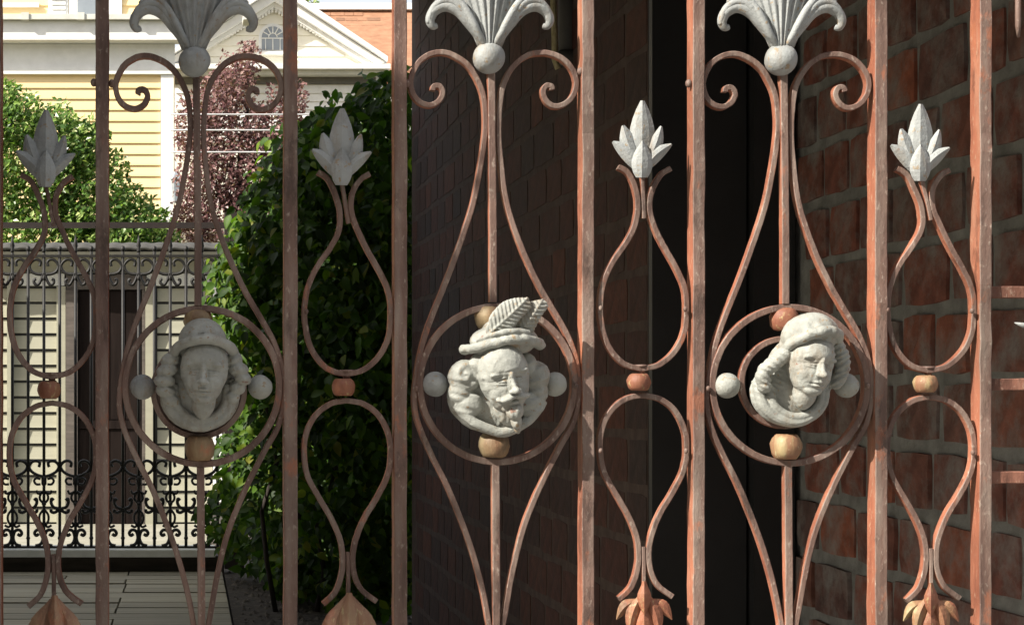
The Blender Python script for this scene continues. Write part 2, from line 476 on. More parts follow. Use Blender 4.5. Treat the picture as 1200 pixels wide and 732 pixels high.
# unseen blocks added to shade the walls, deck, shrub and gate
mb = MB(); mb.box((-1.2,3.2,-0.26), (-0.95,5.8,2.25)); mb.box((-1.2,1.66,-0.26), (-0.95,1.86,2.25)); mb.box((-1.198,1.862,1.08), (-0.952,3.198,2.245)); tag(mb.build('shade_wall', M['bounce_white']), 'unseen pale wall added to shade the brick walls and bounce light', 'wall')  # added out of view: stops the sun, reflects onto the brick
mb = MB(); mb.box((-2.2,4.3,-0.26), (-2.0,8.2,2.35)); tag(mb.build('deck_shade_wall', M['plaster']), 'unseen grey wall added left of the deck to shade it', 'wall')  # put in out of view so the deck lies in shade
mb = MB(); mb.box((-1.2,1.86,2.25), (1.5,5.82,6.5)); tag(mb.build('shade_block', M['plaster']), 'unseen block added over the passage to shade the walls and shrub', 'building')  # put in to keep sun off the walls and most of the shrub
mb = MB(); mb.box((-16,-11,-0.25), (16,-7.0,9.0)); tag(mb.build('sky_blocker', M['facing']), 'unseen brown block added across the street to cut skylight', 'building')  # put in behind the camera to lower the sky fill
mb = MB(); mb.box((-1.2,1.66,1.30), (1.5,1.855,2.45)); tag(mb.build('shade_beam', M['plaster']), 'unseen grey beam added over the gate to shade the brick wall', 'beam')  # put in above the view to stop sun reaching the nearer wall
mb = MB(); mb.box((-0.75,1.395,-0.02), (-0.27,1.655,2.4)); mb.box((-0.78,1.37,2.4), (-0.24,1.70,2.5)); tag(mb.build('shade_pier', M['plaster']), 'unseen grey pier added to shade the left of the gate', 'pier')  # put in left of the view; its edge sets the gate's shadow line

# pipe and cord on the dark wall
pY = 3.42
a = at(664, -60, pY); b_ = at(664, 78, pY)
pr = thing('wall_pipe', 'dark grey pipe end high on the shaded brick wall', 'pipe', (a.x, pY, b_.z))
mb = MB(); mb.tube([a, b_], 0.0165, 12, (0,-1,0)); mb.build('pipe', M['pipe'], pr)
mb = MB(); mb.tube([b_+Vector((0,0,0.006)), b_+Vector((0,0,0.03))], 0.0195, 12); mb.build('collar', M['pipe'], pr)
mb = MB(); mb.tube([at(646,-60,pY-0.03), at(649,20,pY-0.03), at(650,50,pY-0.03), at(650,70,pY-0.03), at(654,81,pY-0.03)], 0.0062, 7)
tag(mb.build('cord', M['rope']), 'yellowed cord hanging beside the dark pipe', 'cord')

# ------------------------------------------------------------------ THE GATE
GY = 1.6
U = GY / F           # one photo pixel at the gate front
gate = thing('iron_gate', 'rusty red wrought iron gate with three cast heads in rings between tall bars', 'gate', (at(577,0,GY).x, GY, 0))
def g(px, py, d=0.0):
    """point of the gate that shows at pixel px,py and lies d pixels behind its front plane"""
    return at(px, py, GY + d*U)
def flat(t, d):
    """section of a flat bar: t wide in the gate's plane, d deep; side faces use material 1"""
    a, b2, c = t/2*U, d/2*U, 0.9*U
    sec = [(-a, b2-c), (-a+c, b2), (a-c, b2), (a, b2-c), (a, -b2+c), (a-c, -b2), (-a+c, -b2), (-a, -b2+c)]
    return sec, [0, 0, 0, 1, 1, 1, 1, 1]
RM = [M['rust'], M['primer']]
rj = random.Random(5)
def strip(pts, t=8, d=12, dz=6, closed=False, n=6, taper=None):
    c = cr(pts, n, closed)
    P = [g(p[0]+rj.uniform(-.15,.15), p[1]+rj.uniform(-.15,.15), dz + d/2) for p in c]
    mb = MB()
    sec, mt = flat(t, d)
    sc = None
    if taper:
        N = len(P)
        sc = [(taper[0]+(taper[1]-taper[0])*i/(N-1), 1.0) for i in range(N)]
    mb.sweep(P, sec, (0,-1,0), closed, mt, False, sc)
    return mb
# upright bars: (front centre x, width)
for cx, wd in ((-5,15), (120,15), (340,16), (468,15), (686.5,14), (815.5,14), (1028,14.5), (1149.5,14), (1362,14)):
    mb = MB()
    sec, mt = flat(wd, 25)
    pts = []; sc = []
    for i in range(61):
        py = -260 + i*22
        pts.append(g(cx + rj.uniform(-.35,.35), py, 12.5))
        sc.append((1 + rj.uniform(-.03,.03), 1 + (0.12 if rj.random() < 0.15 else rj.uniform(-.03,.03))))
    mb.sweep(pts, sec, (0,-1,0), False, mt, False, sc)
    mb.build('bar', RM, gate)
# rungs at the right end
for py in (342.5, 450, 559):
    mb = MB(); sec, mt = flat(14, 14)
    mb.sweep([g(1148+i*20, py+rj.uniform(-.3,.3), 14) for i in range(10)] + [g(1352, py, 14)], sec, (0,-1,0), False, mt)
    mb.build('rung', [M['rung'], M['rung']], gate)
mb = MB(); mb.tube([g(1193,-80,4), g(1193,30,4), g(1193.5,44,5)], 3.4*U, 8, m=0, scale=[1,1,0.5]); tag(mb.build('drop_rod', M['rust'], gate), 'pale sunlit rod end at the top right corner')
mb = MB(); mb.tube([g(1189,378,0), g(1197,380.5,0), g(1215,384,2)], 4*U, 8, up=(0,0,1), scale=[0.15,0.7,1.2]); mb.build('petal_tip', M['lily'], gate)

# ---- large panels
def scroll_left(ox, oy):
    return [(x+ox, y+oy) for x, y in [(573,735),(567,700),(557,660),(544,620),(524,570),(504,530),(490,497),(485,470),(487.5,440),(495,402),(507,367),(521,333),(538,287),(553.5,239),(563,191),(568,150),(566,115),(557,91),(544,74),(525,63.5),(508,63),(493,71),(484.5,83),(480.5,97),(484,112),(492.5,121),(504,124),(514,118.5),(518,109),(514.5,102),(508,102),(506.5,106.5)]]
def scroll_right(ox, oy):
    return [(x+ox, y+oy) for x, y in [(588,735),(592,712),(600,668),(612,620),(631,572),(655,524),(671,495),(677.5,462),(675.5,428),(665,395),(649,366),(630,333),(609,287),(593,239),(586,191),(583.5,150),(586.5,112),(593,91),(605,74.5),(621,64.5),(640,63),(657,69),(669,81),(674.5,97),(670.5,113),(660,123),(648,125),(639,118.5),(635.5,109),(639,101.5),(645,102),(646,106)]]
def ribbon_leaf(base, tip, w, thick, bend=0, front=0, tipw=0.05, prof=None, ridge=1.0):
    """pointed petal: diamond section with a ridge facing front. base/tip in gate pixels, depth = front (smaller is nearer)"""
    n = 9
    bx, by = base; tx, ty = tip
    dx, dy = tx-bx, ty-by
    L = math.hypot(dx, dy); nx, ny = -dy/L, dx/L
    if prof is None: prof = [0.42, 0.62, 0.82, 0.97, 1.0, 0.90, 0.70, 0.40, tipw]
    vs = []; fs = []
    mb = MB()
    for i in range(n):
        t = i/(n-1)
        cx = bx + dx*t + nx*bend*math.sin(math.pi*t); cy = by + dy*t + ny*bend*math.sin(math.pi*t)
        h = w/2*prof[i]; dd = thick/2*(0.35+0.65*prof[i])
        ring = [(-h, 0), (-h*0.55, -dd*0.62*ridge), (0, -dd), (h*0.55, -dd*0.62*ridge), (h, 0), (0, dd*0.7)]
        for a, z in ring:
            vs.append(g(cx + nx*a, cy + ny*a, front + z))
    k = 6
    for i in range(n-1):
        for j in range(k):
            j2 = (j+1) % k
            fs.append((i*k+j, i*k+j2, (i+1)*k+j2, (i+1)*k+j))
    fs.append(tuple(range(k-1,-1,-1))); fs.append(tuple((n-1)*k+j for j in range(k)))
    mb.add(vs, fs, 0, False)
    return mb
def fluted(path, widths, depths, front, ridges=1):
    """tapered rounded rib along a path of gate pixels (smooth)"""
    N = len(path)
    mb = MB()
    P = []; sc = []
    ns = 10
    for i, p in enumerate(path): 
        P.append(g(p[0], p[1], front[i] if isinstance(front, (list,tuple)) else front))
        sc.append((widths[i]*U, depths[i]*U))
    sec = [(0.5*math.cos(2*math.pi*i/ns), 0.5*math.sin(2*math.pi*i/ns)) for i in range(ns)]
    mb.sweep(P, sec, (0,-1,0), False, [0]*ns, True, sc)
    return mb
def interp(vals, n):
    return [float(np.interp(i/(n-1), np.linspace(0,1,len(vals)), vals)) for i in range(n)]

def lily(ox, oy, label):
    """big fluted palmette standing on the ball; bottom centre at ox,oy"""
    # body: half cone that fans out
    mb = MB(); vs = []; fs = []
    nr, nc = 14, 41
    for i in range(nr):
        t = i/(nr-1)
        y = oy + 4 - t*112
        hw = 14 + 46*t + 26*t*t
        for j in range(nc):
            s_ = -1 + 2*j/(nc-1)
            fl = 1.9*(0.35+0.65*min(1,t*2.5))*math.cos(s_*math.pi*10)
            dep = (1-s_*s_)*(15+5*t) - 2 - 5*t*(1-abs(1-2*abs(s_)))
            vs.append(g(ox + s_*hw, y, 4 - dep - fl))
    for i in range(nr):
        t = i/(nr-1)
        y = oy + 4 - t*112
        hw = 14 + 46*t + 26*t*t
        for j in range(nc):
            s_ = -1 + 2*j/(nc-1)
            vs.append(g(ox + s_*hw*0.98, y, 12 + (1-s_*s_)*8))
    o = nr*nc
    for i in range(nr-1):
        for j in range(nc-1):
            fs.append((i*nc+j, i*nc+j+1, (i+1)*nc+j+1, (i+1)*nc+j))
            fs.append((o+(i+1)*nc+j, o+(i+1)*nc+j+1, o+i*nc+j+1, o+i*nc+j))
        for j in (0, nc-1):
            q = [i*nc+j, o+i*nc+j, o+(i+1)*nc+j, (i+1)*nc+j]
            fs.append(q if j else q[::-1])
    for i in (0, nr-1):
        for j in range(nc-1):
            fs.append([i*nc+j, o+i*nc+j, o+i*nc+j+1, i*nc+j+1])
    mb.add(vs, fs, 0, True)
    body = mb.build('lily_finial', M['lily'], gate)
    body['label'] = label
    for sgn in (-1, 1):
        # outer curled leaf in three nested ribs
        for k, (w0, off, zf) in enumerate(((13, 0, -1), (10, 8.5, -4), (9, 16, -6.5))):
            sh = 1 - 0.0*k
            pts = [(7-k*1.5, -2), (15-k*1.0, 12), (24-k*2.0, 24+k*1), (34-k*2, 36+off*0.45), (45-k*1.5, 43+off*0.8), (56, 44+off*0.72), (66, 38+off*0.45), (70+k*1.0, 28+off*0.2)]
            if k == 0: pts += [(67, 21), (61.5, 22)]
            if k == 1: pts += [(72, 24)]
            if k == 2: pts = pts[:6] + [(64, 50)]
            pp = cr([(ox + sgn*x, oy - y) for x, y in pts], 5)
            n = len(pp)
            ws = interp([w0*0.7, w0*0.9, w0, w0, w0, w0, w0*0.9, w0*0.7, w0*0.5][:9], n)
            ws[-1] *= 0.35
            fr = interp([zf+3, zf-2, zf-4, zf-4, zf-2, zf, zf+1, zf+2], n)
            mb = fluted(pp, ws, [w*1.05 for w in ws], fr)
            mb.build('petal', M['lily'], body)
    return body
def ball(px, py, r, dz, mt, label=None, sq=(1,1,1), name='ball'):
    mb = MB(); c = g(px, py, dz)
    mb.ell(c, (r*U*sq[0], r*U*sq[1], r*U*sq[2]), None, 0, 22, 14)
    rr = random.Random(int(px))
    d0 = [Vector((rr.uniform(-1,1), rr.uniform(-1,0.2), rr.uniform(-1,1))).normalized() for _ in range(5)]
    nv = []
    for v in mb.v:
        p = Vector(v)-c; q = p.normalized(); f = 1.0
        for d in d0:
            f -= 0.035*math.exp(-((q-d).length/0.35)**2)
        nv.append(tuple(c + p*f))
    mb.v = nv
    o = mb.build(name, mt, gate)
    if label: o['label'] = label
    return o
def bead(px, py, w, h, dz, mt, name='bead'):
    mb = MB()
    prof = [(0.60,-0.5),(0.74,-0.46),(0.90,-0.30),(1.0,-0.05),(0.99,0.12),(0.88,0.34),(0.74,0.46),(0.60,0.5)]
    mb.lathe(g(px, py, dz), [(r*w/2*U, z*h*U) for r, z in prof], 18, 0, 'Z', True)
    rb_ = random.Random(int(px*7)); c0 = g(px, py, dz)
    mb.v = [tuple(c0 + (Vector(v)-c0)*(1+rb_.uniform(-0.035,0.035))) for v in mb.v]
    return mb.build(name, mt, gate)
LP = ((-345, 4, 'grey lily finial in shade over the left panel'), (0, 0, 'grey lily finial in the middle of the gate'), (342, 2, 'sunlit pale lily finial over the right panel'))
for ox, oy, lab in LP:
    strip(scroll_left(ox, oy if ox else 0), 6.4, 12, 5, n=5).build('scroll', RM, gate)
    strip(scroll_right(ox, oy if ox else 0), 6.4, 12, 5, n=5).build('scroll', RM, gate)
    # stems over and under the ring
    strip([(575+ox, 84+oy), (576+ox, 180+oy), (577+ox, 270+oy), (577+ox, 354+oy)], 8.5, 12, 2, n=8).build('stem', RM, gate)
    strip([(580+ox, 543+oy), (580.5+ox, 610+oy), (581+ox, 690+oy), (581+ox, 760+oy)], 9, 12, 3, n=8).build('stem', RM, gate)
    # ring
    cx, cy = 582+ox, 450+oy*0.6
    pts = [(cx + 90.5*math.cos(a), cy + 91*math.sin(a)) for a in np.linspace(0, 2*math.pi, 65)[:-1]]
    strip(pts, 7.6, 13, 3, True, 1).build('ring', RM, gate)
    lily(574+ox-(2 if ox < 0 else 0), 52+oy*0.8, lab)
    ball(573+ox, 68+oy, 19, 2, M['lily'])
    bead(579+ox, 521+oy, 36, 29, 6, M['tan_bead'] if ox < 300 else M['cream_bead'])
    bead(573+ox+(4 if ox else 0), 372+oy, 34, 26, 12, M['bead'] if ox > 0 else M['tan_bead'])
    bl = 'pale chipped ball on the left of the right ring' if ox > 0 else None
    ball(510+ox+(2 if ox < 0 else 0), 450+oy*0.8, 15, 6, M['lily'] if ox <= 0 else M['cast'], bl)
    ball(650+ox, 450+oy*0.8, 14.5, 6, M['cast'])
# bolts where scrolls meet the bars
for px, py in ((110,97),(131,98),(347,101),(477,98),(680,84),(807,98)):
    mb = MB(); mb.ell(g(px, py, 6), (4*U, 4*U, 5*U), None, 0, 10, 6); mb.build('bolt', M['rust'], gate)

for px, py in ((704,361),(803,362),(704,528),(804,528),(359,365),(457,366),(1040,363),(1139,364),(1140,530),(488,455),(675,452),(830,455),(1017,452)):
    mb = MB(); mb.ell(g(px, py, 1), (2.6*U, 3*U, 3.4*U), None, 0, 8, 6); mb.build('rivet', M['rust'], gate)
# ---- small panels with lotus finials
def tear_top(ox, oy):
    Lp = [(725,196),(736,203),(744,219),(747,240),(743,264),(732,286),(718,306),(706.5,331),(702.5,360),(706,389),(715,410),(730,426),(750,432.5)]
    Rp = [(786,198),(775,205),(765,221),(760.5,242),(765,264),(776,287),(789,310),(800.5,335),(803.5,360),(801,389),(790,411),(772,427),(750,432.5)]
    return [(x+ox, y+oy) for x, y in Lp], [(x+ox, y+oy) for x, y in Rp]
def tear_bottom(ox, oy):
    Lp = [(752,463),(733,467),(715,481),(704,504),(702.5,530),(707,553),(720,577),(734,601),(744.5,626),(747.5,650),(745,670),(738,688),(724.5,701)]
    Rp = [(752,463),(772,467),(790,481),(801.5,504),(803.5,530),(799,553),(787,577),(772.5,601),(762.5,626),(759,648),(761.5,668),(770,685),(787,698)]
    return [(x+ox, y+oy) for x, y in Lp], [(x+ox, y+oy) for x, y in Rp]
LOTUS = [('back', (0,4), (1,87), 31, 14, 0, 2), ('l2', (-4,12), (-22,58), 21, 12, -2, 0), ('r2', (5,12), (23,57), 17, 11, 2, 0),
         ('l3', (-3,8), (-34,39), 19, 11, 3, -3), ('r3', (4,8), (35,36), 16, 11, -3, -3), ('front', (0,-3), (1,40), 25, 13, 0, -8)]
for (ox, oy, bx, by, lab) in ((-691, 9, 53, 216, 'dark grey lotus finial in shade at the far left'), (-346, 6, 400, 214, 'grey lotus finial in front of the hedge'),
                              (0, 0, 752, 205, 'white lotus finial in front of the black door'), (336, 2, 1078, 209, 'white lotus finial in front of the bricks')):
    lean = bx - (753+ox)        # the horns lean with the finial they carry
    tops = [[(x + lean*max(0, min(1, (262+oy-y)/45)), y) for x, y in q_] for q_ in tear_top(ox, oy)]
    for p in (*tops, *tear_bottom(ox, oy)):
        strip(p, 6.4, 11, 6, n=5).build('scroll', RM, gate)
    strip([(bx, by-2), ((bx+754+ox)/2, by+22), (754+ox, 256+oy)], 4.6, 8, 6, n=3).build('stem', RM, gate)
    strip([(753.5+ox, 640+oy), (754+ox, 665+oy), (754+ox, 688+oy)], 4.6, 8, 6, n=3).build('stem', RM, gate)
    bead(748.5+ox, 447.5+oy, 28, 20, 8, M['cream_bead'] if ox > 300 else M['bead'])
    mb = MB(); mb.lathe(g(752+ox, 431+oy, 12), [(4*U,-8*U),(4*U,1*U),(8*U,1.2*U),(8*U,4*U)], 8); mb.build('rivet', M['rust'], gate)
    fin = None
    for nm, b0, t0, w, th, bend, zf in LOTUS:
        q = ribbon_leaf((bx+b0[0], by-b0[1]), (bx+t0[0], by-t0[1]), w, th, bend, zf,
                        prof=[0.55,0.76,0.92,1,0.99,0.90,0.73,0.48,0.16] if nm != 'front' else [0.55,0.8,0.95,1,0.96,0.82,0.62,0.36,0.08])
        if fin is None:
            fin = q.build('lotus_finial', M['lily'], gate); fin['label'] = lab
        else: q.build('petal', M['lily'], fin)
    # drooping bud under the lower scrolls
    bud = None
    tx, ty = 755+ox, 684+oy
    closed = ox < -100
    for k, (b0, t0, w, th, bend, zf) in enumerate([((0,-4),(0,40),19,14,0,-8), ((-2,12),(-20,66),19,12,4,-4), ((2,12),(20,66),19,12,-4,-4), ((-5,20),(-37,46),17,11,5,0), ((5,20),(37,46),17,11,-5,0), ((0,26),(0,84),24,12,0,-5), ((0,8),(0,84),34,12,0,4)]):
        if closed:
            b0, t0, w, th, bend, zf = [((0,4),(0,72),26,16,0,-9), ((-3,10),(-18,76),28,14,6,-5), ((3,10),(18,76),28,14,-6,-5), ((-5,18),(-25,80),24,13,7,0), ((5,18),(25,80),24,13,-7,0), ((0,8),(0,90),46,14,0,4), ((0,10),(0,86),40,12,0,6)][k]
        if not closed: b0, t0, w = (b0[0]*0.88, b0[1]*0.9), (t0[0]*0.88, t0[1]*0.9), w*0.88
        q = ribbon_leaf((tx+b0[0], ty+b0[1]), (tx+t0[0], ty+t0[1]), w, th, bend, zf, prof=[0.26,0.45,0.72,0.95,1.0,0.9,0.7,0.4,0.08])
        mt = M['cream_bead'] if (k in (1, 3) and not closed) else (M['bead'] if not closed else M['bud'])
        if bud is None: bud = q.build('bud', mt, gate)
        else: q.build('petal', mt, bud)

# ---- cast heads (sculpted: solids fused, smoothed, then carved)
def sculpt(mb, voxel, smooth, ops, place):
    me = mb.mesh('tmp', M['cast'])
    o = bpy.data.objects.new('tmp', me); COL.objects.link(o)
    md = o.modifiers.new('r', 'REMESH'); md.mode = 'VOXEL'; md.voxel_size = voxel
    ms = o.modifiers.new('s', 'SMOOTH'); ms.factor = 0.5; ms.iterations = smooth
    dg = bpy.context.evaluated_depsgraph_get()
    me2 = bpy.data.meshes.new_from_object(o.evaluated_get(dg), depsgraph=dg)
    bpy.data.objects.remove(o); bpy.data.meshes.remove(me)
    n = len(me2.vertices)
    co = np.empty(n*3); me2.vertices.foreach_get('co', co); co = co.reshape(-1,3)
    no = np.empty(n*3); me2.vertices.foreach_get('normal', no); no = no.reshape(-1,3)
    for op in ops: op(co, no)
    out = np.empty_like(co)
    cx, cy = place[0], place[1]
    base = g(cx, cy, place[2])
    out[:,0] = base.x + co[:,0]*U; out[:,2] = base.z + co[:,1]*U; out[:,1] = base.y - co[:,2]*U
    me2.vertices.foreach_set('co', out.reshape(-1))
    # mirrored axis swap keeps winding: (x,y,z)->(x,-z,y) is a rotation
    me2.materials.clear(); me2.materials.append(M['cast'])
    me2.polygons.foreach_set('use_smooth', [True]*len(me2.polygons))
    me2.update()
    return me2
def rot(yaw=0, pitch=0, roll=0):
    return (Matrix.Rotation(rad(roll), 3, 'Z') @ Matrix.Rotation(rad(yaw), 3, 'Y') @ Matrix.Rotation(rad(pitch), 3, 'X'))
class Face:
    """face solids and carving in a local frame (x right, y up, z to the viewer) turned by Rm and moved to c"""
    def __init__(s, c, Rm, k=1.0):
        s.c = Vector(c); s.R = Rm; s.k = k
    def P(s, p): return s.c + s.R @ (Vector(p)*s.k)
    def e(s, mb, p, r, roll=0, yaw=0, pitch=0):
        mb.ell(s.P(p), tuple(x*s.k for x in r), s.R @ rot(yaw, pitch, roll), 0, 18, 12)
    def carve(s, p, sig, amp, roll=0, front=8):
        Ri = np.array(s.R.transposed()); c = np.array(s.c); k = s.k
        fw = np.array(s.R @ Vector((0,0,1)))
        ca, sa = math.cos(rad(roll)), math.sin(rad(roll))
        def op(co, no):
            L = ((co - c) @ Ri.T) / k
            nz = no @ fw
            dx = L[:,0]-p[0]; dy = L[:,1]-p[1]
            u = dx*ca + dy*sa; v = -dx*sa + dy*ca
            w = np.exp(-0.5*((u/sig[0])**2 + (v/sig[1])**2)) * np.clip(nz*2.0, 0, 1) * (L[:,2] > front)
            co += (w*amp*k)[:,None]*fw[None,:]
        return op
def face_solids(F_, mb, beard=False):
    F_.e(mb, (0,6,0), (27,36,27))
    F_.e(mb, (0,-12,5), (21.5,22,20))
    F_.e(mb, (0,-26.5,14), (12,7.5,8.5))
    F_.e(mb, (-11,-9,10.5), (11,13,11)); F_.e(mb, (11,-9,10.5), (11,13,11))
    F_.e(mb, (0,1,27), (3.6,12,5.5), pitch=-14)
    F_.e(mb, (0,-7.5,32), (4.4,4.0,4.8))
    F_.e(mb, (-4.2,-8.5,29), (3.0,2.8,3.4)); F_.e(mb, (4.2,-8.5,29), (3.0,2.8,3.4))
    F_.e(mb, (-11,9,20), (10,3.4,5), roll=-6); F_.e(mb, (11,9,20), (10,3.4,5), roll=6)
    if not beard:
        F_.e(mb, (0,-17.0,23.6), (6.2,2.2,3.6)); F_.e(mb, (0,-20.8,22.6), (5.0,2.5,3.8))
def face_ops(F_, beard=False):
    ops = []
    for sx in (-1, 1):
        ops += [F_.carve((sx*11,3.0), (6.6,4.4), -8.0, sx*4), F_.carve((sx*11,2.2), (4.2,2.3), 5.6, sx*4),
                F_.carve((sx*11,5.4), (5.2,0.9), 1.4, -sx*8), F_.carve((sx*11,-0.4), (4.8,0.8), 0.9, sx*6),
                F_.carve((sx*11,4.0), (5.0,0.6), -1.5, -sx*6), F_.carve((sx*11,0.9), (4.4,0.5), -1.0, sx*6), F_.carve((sx*11,2.2), (1.5,1.4), -0.7),
                F_.carve((sx*7.2,-12), (1.6,4), -0.35, sx*28), F_.carve((sx*5.0,-3), (1.4,5), -1.0)]
    ops += [F_.carve((0,7), (3,2), -0.8)]
    if not beard:
        ops += [F_.carve((0,-19.2), (6.5,0.75), -1.9), F_.carve((0,-13.2), (1.2,2.0), -0.8), F_.carve((0,-24.6), (5,1.4), -1.6),
                F_.carve((-7.5,-19), (1.3,1.3), -1.0), F_.carve((7.5,-19), (1.3,1.3), -1.0)]
    return ops
def strands(cx, cy, rx, ry, ang, freq, amp):
    """ribbed hair texture around an area"""
    ca, sa = math.cos(rad(ang)), math.sin(rad(ang))
    def op(co, no):
        dx = co[:,0]-cx; dy = co[:,1]-cy
        u = dx*ca + dy*sa
        w = np.exp(-((dx/rx)**4 + (dy/ry)**4)) * np.clip(no[:,2]*2, 0, 1)
        co += (np.sin(u*freq + 0.6*np.sin(dy*0.35))*amp*w)[:,None]*no
    return op
def swirl(cx, cy, r, freq, amp):
    def op(co, no):
        dx = co[:,0]-cx; dy = co[:,1]-cy
        d = np.hypot(dx, dy); a = np.arctan2(dy, dx)
        w = np.exp(-(d/r)**4) * np.clip(no[:,2]*2, 0, 1)
        co += (np.sin(d*freq + a)*amp*w)[:,None]*no
    return op
def chain(mb, pts, r0, r1, n=9):
    c = cr(pts, 4)
    idx = np.linspace(0, len(c)-1, n)
    for k, i in enumerate(idx):
        p = c[int(round(i))]
        r = r0 + (r1-r0)*k/(n-1)
        mb.ell(p, (r, r, r), None, 0, 12, 8)
def worn(seed, amp=0.45):
    r_ = np.random.RandomState(seed)
    K = r_.normal(0, 0.22, (14,3)); ph = r_.uniform(0, 6.28, 14)
    def op(co, no):
        h = np.sin(co @ K.T + ph).sum(1)/14
        co += (h*amp*2)[:,None]*no
    return op
VOX = 0.85
def lady(px, py, c, Rm, cap, brim, hairL, hairR, bowl, label, seed, wr, lobes=None, k=1.0):
    Fc = Face(c, Rm, k)
    mb = MB()
    face_solids(Fc, mb)
    Fc.e(mb, (0,-30,0), (14,22,13))                            # neck
    mb.ell((c[0]*0.8, c[1]-8, 2), (41,44,12), None, 0, 28, 16)   # veil behind the hair
    mb.ell((bowl[0], bowl[1], 0), (bowl[2], bowl[3], 15), rot(0,0,bowl[4]), 0, 28, 16)
    # folded collar round the bust
    col = cr([(bowl[0]-bowl[2]*0.86, bowl[1]+bowl[3]*0.45, 8), (bowl[0]-bowl[2]*0.72, bowl[1]-bowl[3]*0.35, 13), (bowl[0]-bowl[2]*0.25, bowl[1]-bowl[3]*0.78, 15), (bowl[0]+bowl[2]*0.25, bowl[1]-bowl[3]*0.78, 15), (bowl[0]+bowl[2]*0.72, bowl[1]-bowl[3]*0.35, 13), (bowl[0]+bowl[2]*0.86, bowl[1]+bowl[3]*0.45, 8)], 6)
    mb.tube(col, 7, 10, up=(0,0,1))
    mb.tube([Vector(p)*0.78 + Vector((c[0]*0.22, -4, 6)) for p in col], 5, 10, up=(0,0,1))
    if lobes:
        for p, r, ro in lobes: mb.ell(p, r, rot(0, 0, ro), 0, 16, 10)
    else:
        chain(mb, hairL, 10, 8.5, 8); chain(mb, hairR, 10, 8.5, 8)
    ops = face_ops(Fc)
    hl = np.mean(np.array(hairL), 0); hr = np.mean(np.array(hairR), 0)
    ha = 0.35 if lobes else 0.8
    ops += [strands(hl[0], hl[1], 16, 34, 62, 1.0, ha), strands(hr[0], hr[1], 16, 34, -62, 1.0, ha), worn(seed)]
    head = link('cast_head', sculpt(mb, VOX, 5, ops, (px, py, 4)), gate)
    head['label'] = label
    mb = MB()
    mb.ell(cap[0], cap[1], rot(0,0,cap[2]), 0, 26, 16)
    mb.ell((cap[0][0], cap[0][1]-8, cap[0][2]-6), (cap[1][0]*1.02, cap[1][1]*0.8, cap[1][2]), rot(0,0,cap[2]), 0, 26, 16)
    mb.tube(cr(brim, 6), 6.2, 12, up=(0,0,1))
    cc = cr(brim, 6)
    for k in range(9):
        p = Vector(cc[int((k+0.5)/9*len(cc))]); mb.ell(p+Vector((0,1.2,2.6)), (4.6,4.4,4.2), None, 0, 12, 8)
    capo = link('cap', sculpt(mb, VOX, 3, [swirl(cap[0][0], cap[0][1]+8, 34, 0.42, 0.7), worn(seed+1, 0.5)], (px, py, 4)), head)
    # rusty ring behind the bust
    strip([(px + wr[0] + wr[2]*math.cos(a), py - wr[1] + wr[2]*1.02*math.sin(a)) for a in np.linspace(0, 2*math.pi, 49)[:-1]], 7, 10, 9, True, 1).build('medallion_ring', RM, gate)
lady(234, 452, (5,15,30), rot(-3, 4, -2),
     ((3,52,18), (28,27,28), 4), [(-32,34,16),(-25,45,36),(-8,52,52),(14,53,52),(33,46,40),(41,35,16)],
     [(-32,34,22),(-40,18,22),(-43,2,20),(-34,-10,20)], [(38,32,20),(46,18,20),(49,5,18),(42,-6,16)],
     (0,-12,47,42,0), 'pale cast head of a woman in a round cap, shaded, left ring', 21, (-1,-5,53),
     [((-34,30,20),(12,9,12),20), ((-38,18,22),(13,8,12),10), ((-41,6,21),(13,8,12),0), ((-40,-6,19),(12,8,11),-12), ((-34,-16,17),(11,8,10),-25),
      ((40,30,20),(10,10,12),-30), ((45,19,21),(12,9,12),-10), ((50,9,20),(11,8,11),-25), ((44,-2,17),(10,9,10),0), ((38,-13,15),(9,9,9),20)], 1.04)
mb = MB(); mb.lathe(g(233, 456.5, 15), [(6*U,-3*U),(53.5*U,-3*U),(53.5*U,1*U),(6*U,1*U)], 40, 0, 'Y', False); mb.build('backplate', M['rust'], gate)
lady(921, 450, (19,21,24), rot(13, 4, -8),
     ((21,57,18), (33,26,28), 14), [(-10,34,14),(-5,46,32),(11,57,47),(31,61,48),(47,58,36),(54,49,16)],
     [(-11,34,24),(-22,25,24),(-34,13,22),(-32,-2,20)], [(54,42,16),(60,28,16),(60,14,14),(54,2,12)],
     (3,-12,46,38,-8), 'sunlit pale cast head of a woman in a wreathed cap, right ring', 31, (-3,2,50))

